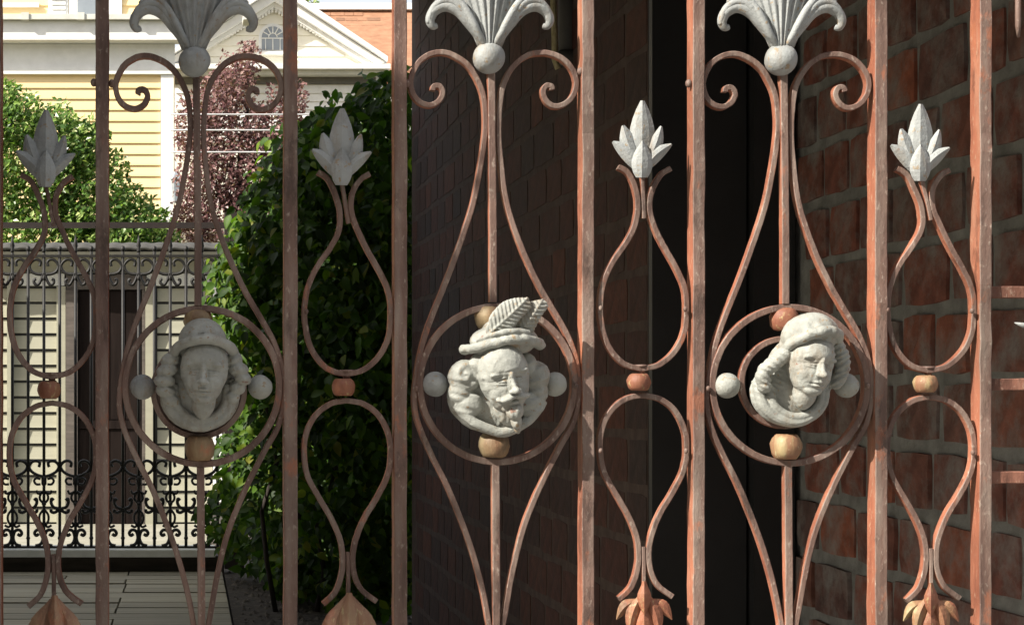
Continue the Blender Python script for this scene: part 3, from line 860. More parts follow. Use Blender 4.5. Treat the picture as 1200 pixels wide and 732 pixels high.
def cavalier(px, py):
    Fc = Face((4,4,25), rot(9, 9, 11), 1.1)
    mb = MB()
    face_solids(Fc, mb, True)
    Fc.e(mb, (0,-30,0), (15,20,13))
    mb.ell((0,-14,0), (59,46,14), None, 0, 30, 16)                 # ruff of hair and collar
    for p, r in (((-40,8,14),(20,20,13)), ((-44,-10,12),(15,17,11)), ((-34,-24,13),(16,16,10)), ((44,8,10),(17,19,12)), ((46,-10,9),(13,16,10)), ((36,-25,12),(15,16,10)), ((-24,22,18),(12,14,12)), ((32,22,14),(12,14,12))):
        mb.ell(p, r, None, 0, 18, 12)
    mb.tube(cr([(-50,-24,12),(-34,-42,15),(-10,-54,16),(5,-57,17),(20,-52,16),(40,-38,14),(52,-20,11)], 6), 6, 10, up=(0,0,1))
    # moustache and pointed beard
    Fc.e(mb, (-7,-15.5,25), (8.5,3.6,5.5), roll=14); Fc.e(mb, (7,-15.5,25), (8.5,3.6,5.5), roll=-14)
    Fc.e(mb, (-14,-17,21), (5,2.6,4), roll=-14); Fc.e(mb, (14,-17,21), (5,2.6,4), roll=14)
    Fc.e(mb, (0,-20.5,24), (5,2.2,3.4))
    Fc.e(mb, (0,-32,19), (9,9,9)); Fc.e(mb, (1,-42,17), (6,9,7)); Fc.e(mb, (2,-50,14), (4,7,5))
    ops = face_ops(Fc, True)
    ops += [Fc.carve((0,-18.4), (4.5,0.7), -1.4), Fc.carve((0,12), (9,1.0), -0.8), strands(-40, -14, 22, 34, 70, 0.55, 0.8), swirl(-40, 10, 20, 0.55, 1.0), strands(44, -6, 18, 40, -70, 0.55, 0.8),
            strands(4+2, -28, 14, 20, 90, 1.0, 0.01), strands(7, -36, 10, 12, 0, 0.9, 0.5), worn(41, 0.6)]
    head = link('cast_head', sculpt(mb, VOX, 5, ops, (px, py, 4)), gate)
    head['label'] = 'pale cast head of a bearded man in a plumed hat, middle ring'
    mb = MB()
    mb.ell((4,41,16), (36,11,24), rot(0,0,4), 0, 26, 16)
    mb.ell((6,50,14), (40,19,29), rot(0,0,2), 0, 26, 16)
    mb.ell((10,64,12), (30,13,20), rot(0,0,4), 0, 26, 16)
    brim = cr([(-42,39,14),(-34,40,30),(-15,45,43),(7,50,47),(28,50,42),(43,47,28),(49,44,12)], 6)
    mb.tube(brim, 5.8, 12, up=(0,0,1), scale=[(1.0,1.0)]*len(brim))
    mb.ell((-39,40,22), (8,5,8), rot(0,0,20), 0, 14, 9); mb.ell((47,44,18), (7,5,8), None, 0, 14, 9)
    mb.tube(cr([(-30,49,36),(-10,56,46),(10,60,48),(30,58,40)], 5), 3.5, 10, up=(0,0,1))
    link('hat', sculpt(mb, VOX, 3, [worn(45, 0.9), strands(0, 50, 40, 10, 25, 0.55, 0.6)], (px, py, 4)), head)
    # two plumes
    for base, tip, w, z0, sd in (((-10,54),(30,92),30,36,1), ((27,56),(50,92),25,30,2)):
        mb = MB()
        dx, dy = tip[0]-base[0], tip[1]-base[1]; L = math.hypot(dx,dy); nx, ny = -dy/L, dx/L
        pts = []; sc = []
        for i in range(13):
            t = i/12
            b = 8*math.sin(math.pi*t)
            pts.append((base[0]+dx*t+nx*b, base[1]+dy*t+ny*b, z0 + 8*math.sin(math.pi*t*0.8)))
            sc.append((max(0.25, math.sin(math.pi*min(0.90, 0.20+t*0.70)))**0.7, 0.9))
        ns = 14
        mb.sweep(pts, [(w/2*math.cos(2*math.pi*q/ns), 5*math.sin(2*math.pi*q/ns)) for q in range(ns)], (0,0,1), False, [0]*ns, True, sc)
        ang = math.degrees(math.atan2(dy, dx))
        ca, sa = math.cos(rad(ang)), math.sin(rad(ang))
        def barbs(co, no, base=base, ca=ca, sa=sa):
            ddx = co[:,0]-base[0]; ddy = co[:,1]-base[1]
            u = ddx*ca + ddy*sa; v = -ddx*sa + ddy*ca - 6
            w_ = np.clip(no[:,2]*2, 0, 1)
            co += ((np.sin((u - np.abs(v)*0.7)*1.15)*0.65 + 1.3*np.exp(-(v/1.6)**2))*w_)[:,None]*no
        link('plume', sculpt(mb, 0.8, 2, [barbs, worn(sd+60, 0.4)], (px, py, 4)), head)
cavalier(582, 449)

# ------------------------------------------------------------------ far wrought iron fence
FY = 8.0
S = FY / F
fence = thing('iron_fence', 'black wrought iron fence with scrolls and spear tips in front of the cream shed', 'fence', (at(125,0,FY).x, FY, 0.11))
def fp(px, py, d=0.0): return at(px, py, FY) + Vector((0, d, 0))
def ftube(mb, pts, r=1.5, n=5): mb.tube([fp(x, y) for x, y in cr(pts, n)], r*1.2*S, 6)
def hrail(py, h, d, mt, x0=-60, x1=268):
    mb = MB(); a = fp(x0, py+h/2); b2 = fp(x1, py-h/2)
    mb.box((a.x, FY-d/2, a.z), (b2.x, FY+d/2, b2.z)); return mb.build('rail', mt, fence)
hrail(300, 3.0, 0.016, M['black_iron']); hrail(641, 3.4, 0.018, M['black_iron'])
r0 = hrail(264, 6.5, 0.03, M['brown_rail'], -60, 275); r0['label'] = 'brown top rail above the spear tips'
mb = MB(); a = fp(263, 665); b2 = fp(286, 250); mb.box((a.x, FY-0.05, a.z), (b2.x, FY+0.05, b2.z)); mb.build('post', M['brown_rail'], fence)
def arc(cx, cy, r, a0, a1, n=9, ry=None):
    ry = ry or r
    return [(cx + r*math.cos(rad(a)), cy - ry*math.sin(rad(a))) for a in np.linspace(a0, a1, n)]
P37 = 37.0
meshes = {}
def spec(kind, x):
    mb = MB()
    if kind == 'tall':
        mb.tube([fp(x, 641), fp(x, 296)], 1.8*S, 6)
        mb.lathe(fp(x, 296), [(1.5*S,0),(2.6*S,2*S),(1.6*S,4*S),(2.8*S,8*S),(1.6*S,14*S),(0.4*S,21*S)], 8)
        mb.lathe(fp(x, 563), [(1.6*S,-6*S),(3.2*S,-4*S),(3.2*S,4*S),(1.6*S,6*S)], 8)
        mb.lathe(fp(x, 590), [(1.6*S,-3*S),(2.9*S,0),(1.6*S,3*S)], 8)
    elif kind == 'short':
        mb.tube([fp(x, 641), fp(x, 293)], 1.8*S, 6)
        mb.lathe(fp(x, 291), [(1.4*S,-4*S),(2.6*S,-2.5*S),(3.0*S,0),(2.0*S,2.2*S),(0.5*S,3*S)], 8)
        mb.lathe(fp(x, 630), [(1.5*S,-3*S),(2.6*S,0),(1.5*S,3*S)], 8)
    elif kind == 'top_scroll':   # pair of C scrolls about the short picket
        for s_ in (-1, 1):
            ftube(mb, [(x+s_*13.5, 312),(x+s_*14.5,307),(x+s_*11,304),(x+s_*6,305),(x+s_*1.5,311),(x+s_*4,318),(x+s_*10,321),(x+s_*16,321.5)])
    elif kind == 'anchor_scroll':
        for s_ in (-1, 1):
            ftube(mb, [(x+s_*1,320),(x+s_*3,327),(x+s_*7,333.5),(x+s_*11,332),(x+s_*11.5,328),(x+s_*9,327)])
        mb.ell(fp(x, 326), (2.4*S,2.4*S,4*S), None, 0, 8, 6)
    elif kind == 'heart_scroll':
        for s_ in (-1, 1):
            ftube(mb, [(x+s_*6,547),(x+s_*5,542),(x+s_*9,539.5),(x+s_*14,541),(x+s_*17.5,546),(x+s_*14.5,552),(x+s_*8,556),(x+s_*1,558)], 1.5)
            ftube(mb, [(x+s_*4,561),(x+s_*9,560),(x+s_*11.5,563),(x+s_*9,567),(x+s_*4,567)], 1.2)
            ftube(mb, [(x+s_*9,574),(x+s_*7,578),(x+s_*2,576)], 1.2)
            ftube(mb, [(x+s_*1,575),(x+s_*4.5,580),(x+s_*4.5,585),(x+s_*1,589)], 1.2)
            ftube(mb, [(x+s_*1,597),(x+s_*5,603),(x+s_*5,610),(x+s_*1,616)], 1.2)
    elif kind == 'cross_scroll':
        for s_ in (-1, 1):
            ftube(mb, [(x+s_*7,586),(x+s_*9.5,584),(x+s_*10,589),(x+s_*7,594),(x+s_*1,596),(x+s_*6,600),(x+s_*10,599),(x+s_*10,596)], 1.6)
        mb.ell(fp(x, 596), (3*S,2*S,3*S), None, 0, 8, 6)
    elif kind == 'base_scroll':
        for s_ in (-1, 1):
            ftube(mb, [(x+s_*9,615),(x+s_*4,617),(x+s_*1,612)], 1.2)
            ftube(mb, [(x+s_*6,625),(x+s_*9,627),(x+s_*11,624),(x+s_*8,620.5),(x+s_*3,622),(x+s_*1,630),(x+s_*4,637),(x+s_*10,639)], 1.6)
    return mb
for k in range(-1, 7):
    xt = 14.5 + P37*k; xs = xt + P37/2
    for kind, x in (('tall', xt), ('short', xs), ('top_scroll', xs), ('anchor_scroll', xt), ('heart_scroll', xt), ('cross_scroll', xs), ('base_scroll', xt)):
        nm = 'picket' if kind in ('tall','short') else kind
        ref = 125.0
        if kind not in meshes:
            q = spec(kind, ref); meshes[kind] = q.mesh(nm, M['black_iron'])
        if x > 262 or x < -40: continue
        o = bpy.data.objects.new(nm, meshes[kind]); COL.objects.link(o); o.parent = fence
        o.location = Vector(((x-ref)*S, 0, 0)) - fence.location
# kerb under the fence, timber riser
a, b2 = at(-60, 650, FY), at(252, 641.5, FY)
mb = MB(); mb.box((a.x, FY-0.10, a.z), (b2.x, FY+0.16, b2.z-0.001)); tag(mb.build('kerb', M['stone']), kind='structure')
mb = MB(); mb.box((a.x, FY-0.02, -0.2), (0.17, FY+0.14, a.z-0.002)); tag(mb.build('timber_edging', M['timber']), 'dark timber board at the far end of the deck under the pale kerb', 'edging')

# ------------------------------------------------------------------ cream shed
GYY = 14.0
shed = thing('garden_shed', 'low cream clapboard shed with a dark plank door behind the iron fence', 'shed', (at(125,0,GYY).x, GYY, -0.27))
def sp(px, py, d=0.0): return at(px, py, GYY) + Vector((0, d, 0))
def sbox(x0, y0, x1, y1, d0, d1, name, mt, parent=shed):
    a = sp(x0, y1); b = sp(x1, y0)
    mb = MB(); mb.box((a.x, GYY-d0, a.z), (b.x, GYY+d1, b.z)); return mb.build(name, mt, parent)
sbox(-60, 300, 262, 641, 0.0, 2.2, 'wall', M['black_paint_and_gap_shade'])  # black backing stands in for shadow lines in the clapboard gaps
def clap(x0, x1, y0, y1, Y, name, mt, parent, lip=0.018):
    a = at(x0, y1, Y); b = at(x1, y0, Y)
    mb = MB()
    vs = [(a.x,Y-lip,a.z),(b.x,Y-lip,a.z),(b.x,Y-0.004,b.z),(a.x,Y-0.004,b.z),(a.x,Y+0.002,a.z),(b.x,Y+0.002,a.z),(b.x,Y+0.002,b.z),(a.x,Y+0.002,b.z)]
    mb.add(vs, [(0,1,2,3),(5,4,7,6),(4,5,1,0),(3,2,6,7),(1,5,6,2),(4,0,3,7)])
    return mb.build(name, mt, parent)
for k in range(16):
    y0 = 338 + k*18.4
    for x0, x1 in ((16.5, 66.5), (184.5, 249)):
        clap(x0, x1, y0, min(y0+15.4, 624), GYY, 'clapboard', M['cream'], shed, 0.024)
for k in range(16):
    y0 = 338 + k*18.4
    clap(-60, 9, y0, min(y0+15.4, 624), GYY, 'clapboard', M['cream'], shed, 0.024)
sbox(9.5, 322, 16, 632, 0.085, 0.0, 'trim', M['cream'])
sbox(67, 336, 77.5, 624, 0.07, 0.0, 'trim', M['cream'])
sbox(170.5, 336, 181, 624, 0.07, 0.0, 'trim', M['cream'])
sbox(249.5, 322, 260, 632, 0.075, 0.0, 'corner_board', M['white'])
sbox(-60, 302, 262, 320, 0.03, 0.0, 'frieze', M['cream'])
sbox(-60, 321, 76, 335, 0.05, 0.0, 'head_trim', M['offwhite']); sbox(172, 321, 262, 335, 0.05, 0.0, 'head_trim', M['offwhite'])
dr = sbox(92, 340, 166, 628, 0.01, 0.0, 'door', M['door'])
for k in range(4):
    sbox(93+k*18.3, 341, 93+k*18.3+17.2, 491, 0.03, 0.0, 'plank', M['door'], dr)
    sbox(93+k*18.3, 503, 93+k*18.3+17.2, 626, 0.03, 0.0, 'plank', M['door'], dr)
sbox(92.5, 492, 166, 502, 0.045, 0.0, 'middle_rail', M['door'], dr)
sbox(78, 322, 171, 339.5, 0.06, 0.0, 'door_head', M['timber'])
sbox(78, 340, 91.5, 628, 0.08, 0.0, 'door_jamb', M['timber']); sbox(166.5, 340, 170, 628, 0.06, 0.0, 'door_jamb', M['timber'])
# wavy sheet roof
mb = MB(); vs = []; fs = []
n = 150
for i in range(n+1):
    px = -60 + i*(330/n)
    w = 0.55*math.sin(px*0.36) 
    for (py, d) in ((293.0+w, -0.32), (285.5+w, -0.10), (282+w, 0.9), (296+w, -0.32), (289+w, 0.9)):
        vs.append(at(px, py, GYY) + Vector((0, d, 0)))
for i in range(n):
    o = i*5
    fs += [(o, o+5, o+6, o+1), (o+1, o+6, o+7, o+2), (o+3, o+8, o+5, o), (o+4, o+9, o+8, o+3), (o+2, o+7, o+9, o+4)]
fs += [(0,1,2,4,3), (n*5+3, n*5+4, n*5+2, n*5+1, n*5)]
mb.add(vs, fs, 0, True); mb.build('sheet_roof', M['grey_roof'], shed)
sbox(-60, 297, 265, 301, 0.20, 0.0, 'eave_board', M['offwhite'])
mb = MB(); mb.box((-3.2,8.2,-0.268), (0.16,13.99,-0.258)); tag(mb.build('path', M['concrete']), kind='structure')

# ------------------------------------------------------------------ yellow house
HY = 20.0
house = thing('yellow_house', 'yellow clapboard house with white trim behind the climbing vine', 'house', (at(90,0,HY).x, HY, -0.27))
def hbox(x0, y0, x1, y1, d0, d1, name, mt, parent=house, Y=HY):
    a = at(x0, y1, Y); b = at(x1, y0, Y)
    mb = MB(); mb.box((a.x, Y-d0, a.z), (b.x, Y+d1, b.z)); return mb.build(name, mt, parent)
hbox(-300, -160, 200, 556, 0.0, 6.0, 'wall', M['yellow'])
k = 0; y0 = 90.5
while y0 < 330:
    clap(-200, 188, y0, y0+12.9, HY, 'clapboard', M['yellow'], house, 0.024); y0 += 12.9
hbox(188.5, 83, 203.5, 556, 0.045, 0.0, 'corner_board', M['white'])
hbox(-300, 52.5, 205, 80, 0.03, 0.0, 'frieze', M['white'])
hbox(-300, 80.5, 206, 88, 0.07, 0.0, 'moulding', M['white'])
hbox(-300, 30.5, 212, 52, 0.26, 0.0, 'fascia', M['white'])
hbox(-300, 24, 214, 30, 0.34, 0.0, 'gutter', M['offwhite'])
for k in range(6):
    hbox(-60+k*64+24, 22.5, -60+k*64+33, 30.6, 0.355, 0.0, 'gutter_bracket', M['offwhite'])
# upper storey, set back
UY = HY + 0.35
for i in range(4):
    y1 = 20 - i*12.9
    for x0, x1 in ((-200, 56.5), (143.5, 215)):
        clap(x0, x1, y1-12.9, y1, HY, 'clapboard', M['yellow'], house, 0.024)
win = hbox(81, -120, 143, 23, 0.05, 0.0, 'window', M['white'])
hbox(91, -118, 122, 19, 0.062, 0.0, 'pane', M['glass'], win)
for x0 in (57,):
    sh = hbox(x0, -120, x0+23, 23, 0.04, 0.0, 'shutter', M['white'])
    for i in range(12):
        a = at(x0+3, 18-i*5.6, HY); b = at(x0+20, 18-i*5.6-4.4, HY)
        mb = MB(); vs = [(a.x,HY-0.065,a.z),(b.x,HY-0.065,a.z),(b.x,HY-0.045,b.z),(a.x,HY-0.045,b.z),(a.x,HY-0.038,a.z),(b.x,HY-0.038,a.z),(b.x,HY-0.038,b.z),(a.x,HY-0.038,b.z)]
        mb.add(vs, [(0,1,2,3),(5,4,7,6),(4,5,1,0),(3,2,6,7),(1,5,6,2),(4,0,3,7)]); mb.build('slat', M['white'], sh)
hbox(-300, -0, 54, 11, 0.03, 0.0, 'sill', M['white']) if False else None
hbox(-40, 5, 46, 9.5, 0.06, 0.0, 'window_sill', M['white'])
# lantern on the corner
ln = thing('wall_lantern', 'small pale lantern on the white corner of the yellow house', 'lantern', at(207, 240, HY-0.1))
a = at(207, 222, HY-0.12)
mb = MB(); mb.lathe(at(207, 238, HY-0.12), [(0.03,0),(0.045,0.02),(0.065,0.27),(0.085,0.275),(0.03,0.36),(0.01,0.40)], 6, 0, 'Z', False); mb.build('lamp_glass', M['glass'], ln)
mb = MB(); mb.tube([at(207, 206, HY-0.12), at(205, 203, HY-0.08), at(201, 205, HY-0.04)], 0.014, 6); mb.build('bracket', M['offwhite'], ln)

# ------------------------------------------------------------------ white pediment house
QY = 28.0
ped = thing('pediment_house', 'white house with a dentilled pediment and fanlight under an orange brown roof', 'house', (at(330,0,QY).x, QY, -0.27))
def qbox(x0, y0, x1, y1, d0, d1, name, mt, parent=ped, Y=QY): return hbox(x0, y0, x1, y1, d0, d1, name, mt, parent, Y)
AX, AY = 321, -16      # apex
def qpoly(pts, d0, d1, name, mt, Y=QY, parent=ped):
    mb = MB(); P = [at(x, y, Y) for x, y in pts]
    mb.prism([(p.x, p.z) for p in P], Y-d0, Y+d1); return mb.build(name, mt, parent)
qpoly([(206,80),(AX,8),(436,80)][::-1], 0.0, 0.3, 'tympanum', M['pale_cream'])
for k in range(6):      # clapboards of the tympanum follow its slope
    y1 = 79 - k*12.4; y0 = y1-12.0
    hw = lambda y: max(2.0, (y-10)*1.53)
    a0 = hw(y1)-3; b0 = hw(y0)-3
    if b0 < 4: break
    P = [at(AX-a0, y1, QY), at(AX+a0, y1, QY), at(AX+b0, y0, QY), at(AX-b0, y0, QY)]
    mb = MB(); mb.add([(p.x, QY-(0.03 if i < 2 else 0.008), p.z) for i, p in enumerate(P)] + [(p.x, QY+0.004, p.z) for p in P], [(0,1,2,3),(5,4,7,6),(4,5,1,0),(3,2,6,7),(1,5,6,2),(4,0,3,7)])
    mb.build('clapboard', M['pale_cream'], ped)
for sgn in (-1, 1):
    e = AX + sgn*130
    qpoly([(AX, AY), (e, 72), (e, 77), (AX, AY+9)], 0.42, 0.3, 'rake_moulding', M['white'])
    qpoly([(AX, AY+9.3), (e-sgn*2, 77.2), (e-sgn*10, 79.5), (AX, AY+22)], 0.30, 0.3, 'rake_board', M['white'])
    qpoly([(AX, AY+22.3), (e-sgn*10, 79.8), (e-sgn*18, 80), (AX, AY+27)], 0.18, 0.2, 'bed_moulding', M['white'])
    mb = MB()
    for i in range(30):
        t = (i+0.7)/31
        x = AX + sgn*t*112; yv = AY+28 + t*63.5
        p = at(x, yv, QY); mb.box((p.x-0.018, QY-0.15, p.z-0.03), (p.x+0.018, QY-0.02, p.z+0.055))
    o = mb.build('dentils', M['white'], ped); o['kind'] = 'stuff'
qbox(188, 80.5, 454, 86, 0.42, 0.3, 'cornice', M['white']); qbox(194, 86.3, 450, 91, 0.30, 0.3, 'fascia', M['offwhite'])
qbox(200, 91.3, 440, 99, 0.05, 0.3, 'soffit', M['soffit'])
qbox(205, 99.3, 470, 560, 0.0, 5.0, 'wall', M['pale_cream'])
for k in range(7): clap(206, 452, 100+k*9.6, 109.6+k*9.6, QY, 'clapboard', M['white'], ped, 0.03)
# fanlight
fw = qpoly([(303,62),(336,62),(336,45)] + [(319.5+16.5*math.cos(rad(a)), 45-16.5*math.sin(rad(a))) for a in range(15,180,15)] + [(303,45)], 0.05, 0.0, 'fanlight', M['white'])
qpoly([(306.5,59.5),(332.5,59.5),(332.5,45)] + [(319.5+13*math.cos(rad(a)), 45-13*math.sin(rad(a))) for a in range(15,180,15)] + [(306.5,45)], 0.062, 0.0, 'pane', M['glass'], parent=fw)
def muntin(x0, y0, x1, y1, w=1.3):
    mb = MB(); mb.tube([at(x0,y0,QY)+Vector((0,-0.07,0)), at(x1,y1,QY)+Vector((0,-0.07,0))], w/2*QY/F, 6); mb.build('muntin', M['white'], fw)
muntin(306,46,333,46); muntin(319.5,46,319.5,60); muntin(311,46,311,60,0.9); muntin(328,46,328,60,0.9)
for a in range(30,180,30): muntin(319.5+5*math.cos(rad(a)), 45-5*math.sin(rad(a)), 319.5+13*math.cos(rad(a)), 45-13*math.sin(rad(a)))
mb = MB(); mb.tube([at(319.5+5*math.cos(rad(a)), 45-5*math.sin(rad(a)), QY)+Vector((0,-0.07,0)) for a in range(0,181,20)], 0.6*QY/F, 6); mb.build('muntin', M['white'], fw)
qbox(300, 62.3, 339, 65, 0.12, 0.0, 'window_sill', M['white'])
# main roof behind: sloping, shingled in courses
RY0, RY1 = 30.0, 33.5
def rf(px, py):           # point on roof slope that shows at px,py: depth grows from eave (y=90) to ridge (y=13)
    t = (92-py)/(92-13); Yy = RY0 + (RY1-RY0)*t
    return at(px, py, Yy)
roof = None
mb = MB()
q = [rf(250,92), rf(620,92), rf(620,13), rf(250,13)]
mb.add(q + [p+Vector((0,0.15,-0.15)) for p in q], [(0,1,2,3),(7,6,5,4),(0,4,5,1),(1,5,6,2),(2,6,7,3),(3,7,4,0)])
roof = mb.build('roof', M['shingle'], ped)
sh_mesh = {}
rs = random.Random(17)
py = 91.0; row = 0
while py > 14:
    hpx = 5.9
    x = 345 + (row % 2)*7 + rs.uniform(-3,3)
    while x < 492:
        wpx = rs.choice((11, 14.5, 16))
        # skip what the pediment hides
        if py < 78 - (450-x)*0.0 and (x-321)*0.69+AY-6 > py+30: x += wpx; continue
        key = (wpx, row, )
        p0, p1, p2, p3 = rf(x, py-0.5), rf(x+wpx-0.9, py-0.5), rf(x+wpx-0.9, py-hpx), rf(x, py-hpx)
        mb = MB(); up = Vector((0,-0.018,0.016)); u2 = up*0.35
        mb.add([p0+up, p1+up, p2+u2, p3+u2, p0, p1, p2, p3], [(0,1,2,3),(4,5,1,0),(1,5,6,2),(4,0,3,7),(3,2,6,7)])
        mb.build('shingle', M['shingle'], roof)
        x += wpx
    py -= hpx; row += 1
a = rf(250, 13); b2 = rf(620, 8.5)
mb = MB(); mb.box((a.x, RY1-0.15, a.z), (b2.x, RY1+0.25, b2.z)); mb.build('ridge_board', M['white'], ped)
# back slope so the roof is solid
mb = MB(); q = [rf(250,12.5), rf(620,12.5)]
q = q + [Vector((q[1].x, 38, q[1].z-3)), Vector((q[0].x, 38, q[0].z-3))]
q = [p+Vector((0,0.26,0)) for p in q]
mb.add(q + [p+Vector((0,0,-0.1)) for p in q], [(0,1,2,3),(7,6,5,4),(0,4,5,1),(1,5,6,2),(2,6,7,3),(3,7,4,0)]); mb.build('back_slope', M['shingle'], ped)
mb = MB(); e0 = rf(620, 92); mb.box((at(250,0,30).x, 30.1, -0.27), (e0.x, 37.5, e0.z-0.25)); mb.build('rear_wall', M['pale_cream'], ped)

# wires across the purple tree
for py0, py1, lab in ((131, 134, 'topmost of the three grey wires across the purple tree'), (150, 152, 'middle wire of the three across the purple tree'), (176, 177.5, 'lowest of the three grey wires across the purple tree')):
    mb = MB(); WYY = 13.0
    mb.tube([at(x, py0 + (py1-py0)*(x+100)/600 + 1.5*math.sin((x+100)/600*math.pi), WYY + 0.0) for x in range(200, 501, 20)], 0.0062, 6)
    tag(mb.build('overhead_wire', M['wire']), lab, 'wire', 'grey wires across the purple tree')

# ------------------------------------------------------------------ foliage
def leaf_verts(rr, size, flat_=0.0):
    """one folded leaf: two quads sharing the midrib; returns verts about origin"""
    L = size*rr.uniform(0.75, 1.25); Wd = L*rr.uniform(0.5, 0.68)
    d = L*0.12
    return [Vector((0,0,0)), Vector((-Wd/2, L*0.45, d)), Vector((0, L, -d*0.6)), Vector((Wd/2, L*0.45, d)), Vector((0, L*0.5, -d*0.2))]
LF = [(0,4,2,1), (0,3,2,4)]
def cloud(name, pts, size, mt, parent, seed, face=(0,-1,0.4), spread=1.0):
    rr = random.Random(seed); mb = MB()
    fv = Vector(face).normalized()
    for p in pts:
        nrm = (fv + Vector((rr.gauss(0,1), rr.gauss(0,1), rr.gauss(0,1)))*spread*0.55).normalized()
        q = nrm.to_track_quat('Z', 'Y').to_matrix() @ Matrix.Rotation(rr.uniform(0, 6.28), 3, 'Z')
        vs = [Vector(p) + q @ v for v in leaf_verts(rr, size)]
        mb.add(vs, LF, 0, False)
    o = mb.build(name, mt, parent); o['kind'] = 'stuff'
    return o
def blob_points(blobs, n, rr, shell=0.55):
    """points in ellipsoid clumps, denser near their skins"""
    vol = [b[1][0]*b[1][1]*b[1][2] for b in blobs]
    tot = sum(v**0.67 for v in vol)
    out = []
    for (c, r), v in zip(blobs, vol):
        k = int(n*v**0.67/tot)
        for _ in range(k):
            d = Vector((rr.gauss(0,1), rr.gauss(0,1), rr.gauss(0,1))).normalized()
            s_ = shell + (1-shell)*rr.random()**0.6
            s_ *= 1 + 0.10*math.sin(d.x*7+c[0]*9) + 0.08*math.sin(d.z*9+c[2]*5)
            out.append((c[0]+d.x*r[0]*s_, c[1]+d.y*r[1]*s_, c[2]+d.z*r[2]*s_))
    return out
def limb(mb, a, b, r0, r1, rr, n=6):
    a = Vector(a); b = Vector(b); pts = []
    L = (b-a).length
    for i in range(n+1):
        t = i/n; j = Vector((rr.uniform(-1,1), rr.uniform(-1,1), rr.uniform(-.5,.5)))*L*0.035*(1 if 0 < i < n else 0)
        pts.append(a.lerp(b, t)+j)
    ax = (b-a).normalized(); up = (0,1,0) if abs(ax.y) < 0.8 else (1,0,0)
    mb.tube(pts, 1.0, 7, up=up, scale=[r0+(r1-r0)*i/n for i in range(n+1)])

# vine-clad bush on the left, behind the shed
VY = 17.0
rr = random.Random(50)
vine = thing('climbing_vine', 'sunlit bright green climbing vine heaped against the yellow house', 'vine', (at(60,0,VY).x, VY, -0.27))
def vb(px, py, rx, ry, dy=0.0, rd=0.5): 
    c = at(px, py, VY+dy); return ((c.x, c.y, c.z), (rx*VY/F, rd, ry*VY/F))
vblobs = [vb(-10,190,60,88), vb(40,210,58,96), vb(85,215,48,86), vb(70,170,44,52,-.2,.4), vb(120,240,44,66,-.1), vb(155,262,38,42), vb(180,272,28,24), vb(20,140,34,36,-.2,.4), vb(-30,130,50,40), vb(105,175,26,34,-.25,.3), vb(60,270,80,50), vb(150,290,60,40), vb(5,110,18,14,-.2,.3)]
cloud('foliage', blob_points(vblobs, 17000, rr, 0.4), 0.066, M['vine_leaf'], vine, 51, (-0.5,-0.6,0.6), 1.0)
mb = MB()
limb(mb, (at(60,0,VY).x, VY+0.1, -0.27), at(70,250,VY+0.1), 0.05, 0.035, rr)
mb.build('stem', M['bark'], vine)
for px, py in ((20,150),(100,190),(150,260),(-20,180),(60,150)):
    mb = MB(); limb(mb, at(70,252,VY+0.1), at(px,py,VY+0.1), 0.03, 0.010, rr); mb.build('branch', M['bark'], vine)

# purple-leaved tree
TY = 17.6
rr = random.Random(60)
tree = thing('purple_tree', 'purple leaved tree standing between the yellow house and the hedge', 'tree', (at(275,0,TY).x, TY, -0.27))
def tb(px, py, rx, ry, dy=0.0, rd=0.5):
    c = at(px, py, TY+dy); return ((c.x, c.y, c.z), (rx*TY/F, rd, ry*TY/F))
tbl = [tb(268,165,50,72), tb(235,200,30,70), tb(300,200,46,70), tb(275,95,26,34,0,.35), tb(292,72,16,26,0,.3), tb(250,125,30,36), tb(320,150,32,44), tb(345,120,18,28,0,.3), tb(270,270,60,60), tb(225,265,26,60), tb(218,150,14,40,0,.3), tb(320,240,40,50)]
cloud('crown', blob_points(tbl, 15000, rr, 0.3), 0.05, M['purple_leaf'], tree, 61, (-0.4,-0.6,0.6), 1.2)
mb = MB(); limb(mb, (at(275,0,TY).x, TY, -0.27), at(272,250,TY), 0.09, 0.06, rr); mb.build('trunk', M['bark'], tree)
for px, py in ((230,170),(262,110),(292,75),(310,150),(340,125),(245,220),(300,200)):
    mb = MB(); limb(mb, at(272,252,TY), at(px,py,TY), 0.04, 0.010, rr); mb.build('branch', M['bark'], tree)

# hedge between fence and dark wall
rr = random.Random(70)
hedge = thing('leafy_shrub', 'tall dark green broad-leaved shrub at the corner of the dark brick wall', 'shrub', (0.55, 6.6, -0.012))
def hb(px, py, Y, rx, ry, rd):
    c = at(px, py, Y); return ((c.x, c.y, c.z), (rx*Y/F, rd, ry*Y/F))
hbl = [hb(420,160,6.3,66,60,.35), hb(455,115,6.2,44,34,.25), hb(375,200,6.4,60,66,.4), hb(330,250,6.6,56,66,.4), hb(300,310,6.7,48,60,.4), hb(282,350,6.8,38,70,.35), hb(400,300,6.4,90,100,.45), hb(345,420,6.6,88,110,.45), hb(430,430,6.3,80,120,.45), hb(310,520,6.8,58,70,.35), hb(400,560,6.5,90,90,.45), hb(460,250,6.2,60,90,.3), hb(500,330,6.4,90,190,.4), hb(290,420,6.9,34,60,.3), hb(345,180,6.5,26,26,.25), hb(400,260,7.4,110,130,.4), hb(420,480,7.4,120,140,.4), hb(300,600,7.6,60,70,.35), hb(380,600,7.6,90,90,.35), hb(330,610,7.2,46,60,.4), hb(390,640,7.0,60,60,.4), hb(460,620,6.6,50,80,.4), hb(478,480,6.3,30,160,.3), hb(480,640,6.4,34,70,.3), hb(350,670,6.9,50,30,.3), hb(430,690,6.5,60,34,.3)]
